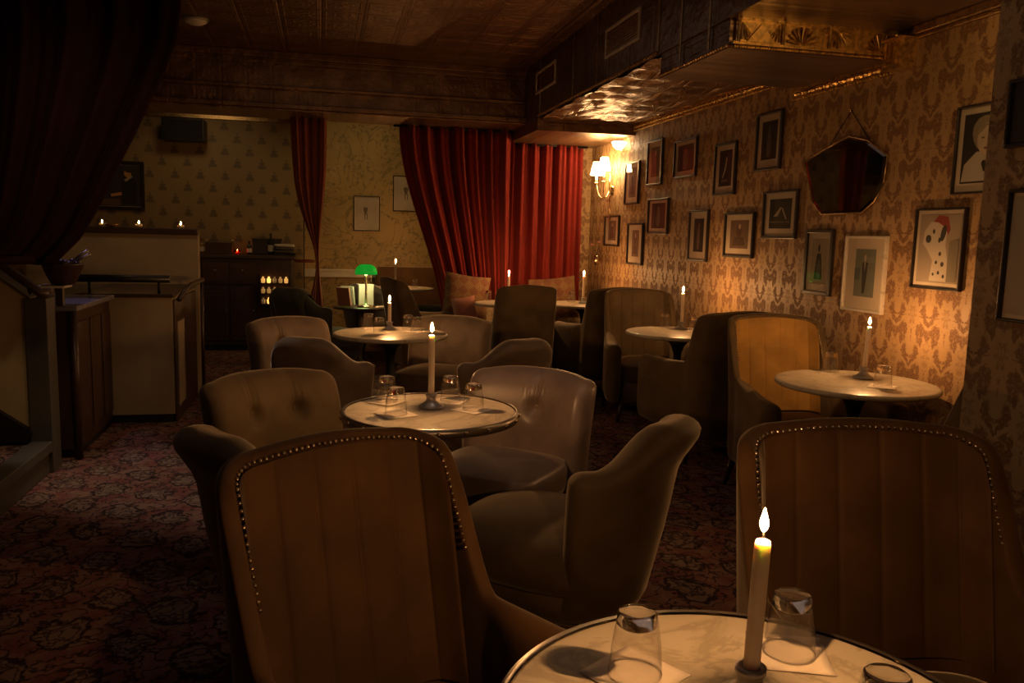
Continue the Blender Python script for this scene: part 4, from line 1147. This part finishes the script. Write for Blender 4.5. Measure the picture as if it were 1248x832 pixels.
for i in range(22):
    a = i * 2.4; r = .02 + .07 * ((i * 37) % 22) / 22; b.ball((r * math.cos(a), r * math.sin(a), .115 + .02 * ((i * 13) % 7) / 7), .022, 7, 5)
b.build('contents', M_WOODK, t, smooth=True)['kind'] = 'stuff'
MB().tube([(.0, 0, .10), (.09, -.02, .145), (.155, -.03, .18)], [.006, .008, .010], 7).tube([(.0, .03, .10), (.08, .0, .16), (.14, -.01, .20)], [.006, .008, .010], 7).build('tongs', M_STEEL, t, smooth=True)
# knee wall of the stair, stepping up to the side; landing with carpet
b = MB()
pk = [(-1.545, .20), (-1.545, .968), (-2.9, 2.02), (-2.9, 1.15)]
b.prism(pk, lambda p, q, d: (p, 4.88 + d, q), .10)
struct(b.build('wall_stair', M_PLAST))
struct(MB().box(-1.56, -1.45, 4.855, 5.0, 0, .965).build('trim_11', M_PLASTG, bevel=.004))
b = MB().prism([(-1.53, .965), (-1.53, .972), (-2.9, 2.03), (-2.9, 2.02)], lambda p, q, d: (p, 4.85 + d, q), .15)
struct(b.build('trim_12', M_PLASTG))
b = MB().prism([(-1.56, .18), (-1.545, .235), (-2.9, 1.25), (-2.9, .18)], lambda p, q, d: (p, 4.84 + d, q), .05)
struct(b.build('trim_13', M_BLACK))
t = thing('stair_handrail', 'dark wooden handrail descending with the plaster stair wall', 'rail', (-1.47, 4.82, 0))
MB().tube([(-1.0, 0, 1.80), (-.05, 0, 1.045), (.0, 0, 1.0), (.03, .02, .985)], .024, 10).build('bar', M_WOODK, t, smooth=True)
MB().tube([(-.06, 0, 1.05), (-.06, .05, .99)], .008, 8).tube([(-.8, 0, 1.64), (-.8, .05, 1.5)], .008, 8).build('bracket', M_IRON, t)
struct(MB().box(-4.0, -1.56, -1.8, 4.84, 0, .165).build('floor_landing', M_CARPET))
struct(MB().box(-1.56, -1.45, -1.8, 4.855, .12, .18).box(-1.55, -1.47, -1.8, 4.855, 0, .12).build('trim_14', M_PLASTG, bevel=.006))
# sparkling small tumblers behind the stair rail
for i, (x, y, lab) in enumerate([(-1.62, 5.24, 'cut glass catching gold light, highest behind the stair rail'), (-1.52, 5.22, 'cut glass with twin sparkles in middle of the stair rail cluster'), (-1.55, 5.32, 'bluish cut glass beside the dark newel cap')]):
    g = dup(GL0, lab, (x - .03, y, .9005), .3 * i, 'cut glasses behind the stair rail')

# ------------------------------------------------------------------ lights
def lamp(kind, loc, energy, col, size=.1, target=None, spot=60, blend=.6):
    L = bpy.data.lights.new('lamp', kind); L.energy = energy; L.color = col
    if kind == 'SPOT': L.spot_size = R(spot); L.spot_blend = blend
    if kind == 'AREA': L.size = size
    else: L.shadow_soft_size = size
    o = bpy.data.objects.new('lamp_or_fill_light', L); COL.objects.link(o); o.location = loc  # shared by inferred lamps and added fills without a fixture
    if target: o.rotation_euler = (Vector(target) - Vector(loc)).to_track_quat('-Z', 'Y').to_euler()
    return o
lamp('SPOT', (-.75, 4.6, 2.9), 60, (1.0, .78, .64), .08, (-.80, 4.45, 0), 40, .6)      # aisle downlight
lamp('SPOT', (.75, 3.2, 2.9), 5, (1.0, .74, .60), .12, (.45, 3.4, .5), 70, .9)          # mid tables downlight
lamp('SPOT', (-1.55, 5.4, 2.3), 10, (.62, .50, 1.0), .05, (-1.5, 5.35, .9), 34, .7)       # violet counter light
lamp('SPOT', (-1.3, 6.3, 2.9), 14, (1.0, .66, .36), .2, (-1.3, 7.1, .9), 75, .9)
lamp('SPOT', (-1.2, 8.7, 2.9), 15, (1.0, .66, .30), .2, (-1.3, 10.0, 1.5), 100, .9)
lamp('SPOT', (.5, 9.3, 2.9), 24, (1.0, .64, .24), .2, (.5, 10.7, 1.5), 110, .9)
lamp('SPOT', (-.5, 2.9, 2.9), 30, (1.0, .66, .36), .15, (-1.75, 5.3, .6), 50, .9)  # warm spot added to light the stair wall, screen and counter
lamp('POINT', (2.58, 2.62, 2.16), 5, (1.0, .58, .20), .05)     # lamp of the niche, hidden by the pier

lamp('AREA', (.2, -1.3, 2.5), .7, (1.0, .74, .56), .8, (.5, 3.0, .7))  # soft fill added behind the camera, no fixture
lamp('AREA', (.4, 2.6, 2.93), 1.6, (1.0, .76, .62), 2.2, (.4, 2.6, 0))  # broad overhead fill added for room ambience
lamp('AREA', (.2, 6.3, 2.93), 1.4, (1.0, .76, .62), 2.2, (.2, 6.3, 0))  # same added ambience fill, over the far half of the room
w = bpy.data.worlds.new('World'); S.world = w; w.use_nodes = True
w.node_tree.nodes['Background'].inputs[0].default_value = (.02, .012, .008, 1); w.node_tree.nodes['Background'].inputs[1].default_value = .05

# ------------------------------------------------------------------ camera
F = 1000.0; YAW, PIT, ROLL, H = R(13.1), R(7.4), R(1.5), 1.37
f = Vector((math.sin(YAW) * math.cos(PIT), math.cos(YAW) * math.cos(PIT), -math.sin(PIT)))
r0 = Vector((math.cos(YAW), -math.sin(YAW), 0)); u0 = r0.cross(f)
r = r0 * math.cos(ROLL) + u0 * math.sin(ROLL); u = -r0 * math.sin(ROLL) + u0 * math.cos(ROLL)
cd = bpy.data.cameras.new('camera'); cam = bpy.data.objects.new('camera', cd); COL.objects.link(cam)
cam.matrix_world = Matrix(((r.x, u.x, -f.x, 0), (r.y, u.y, -f.y, 0), (r.z, u.z, -f.z, H), (0, 0, 0, 1)))
cd.sensor_width = 36; cd.lens = 36 * F / 1248; cd.clip_start = .05
S.camera = cam
S.view_settings.view_transform = 'Standard'; S.view_settings.look = 'None'
S.view_settings.exposure = 0.3; S.view_settings.gamma = 1.0; S.view_settings.use_curve_mapping = False
S.cycles.use_denoising = True
S.cycles.max_bounces = 8; S.cycles.diffuse_bounces = 4; S.cycles.transparent_max_bounces = 24
S.cycles.sample_clamp_indirect = 4.0
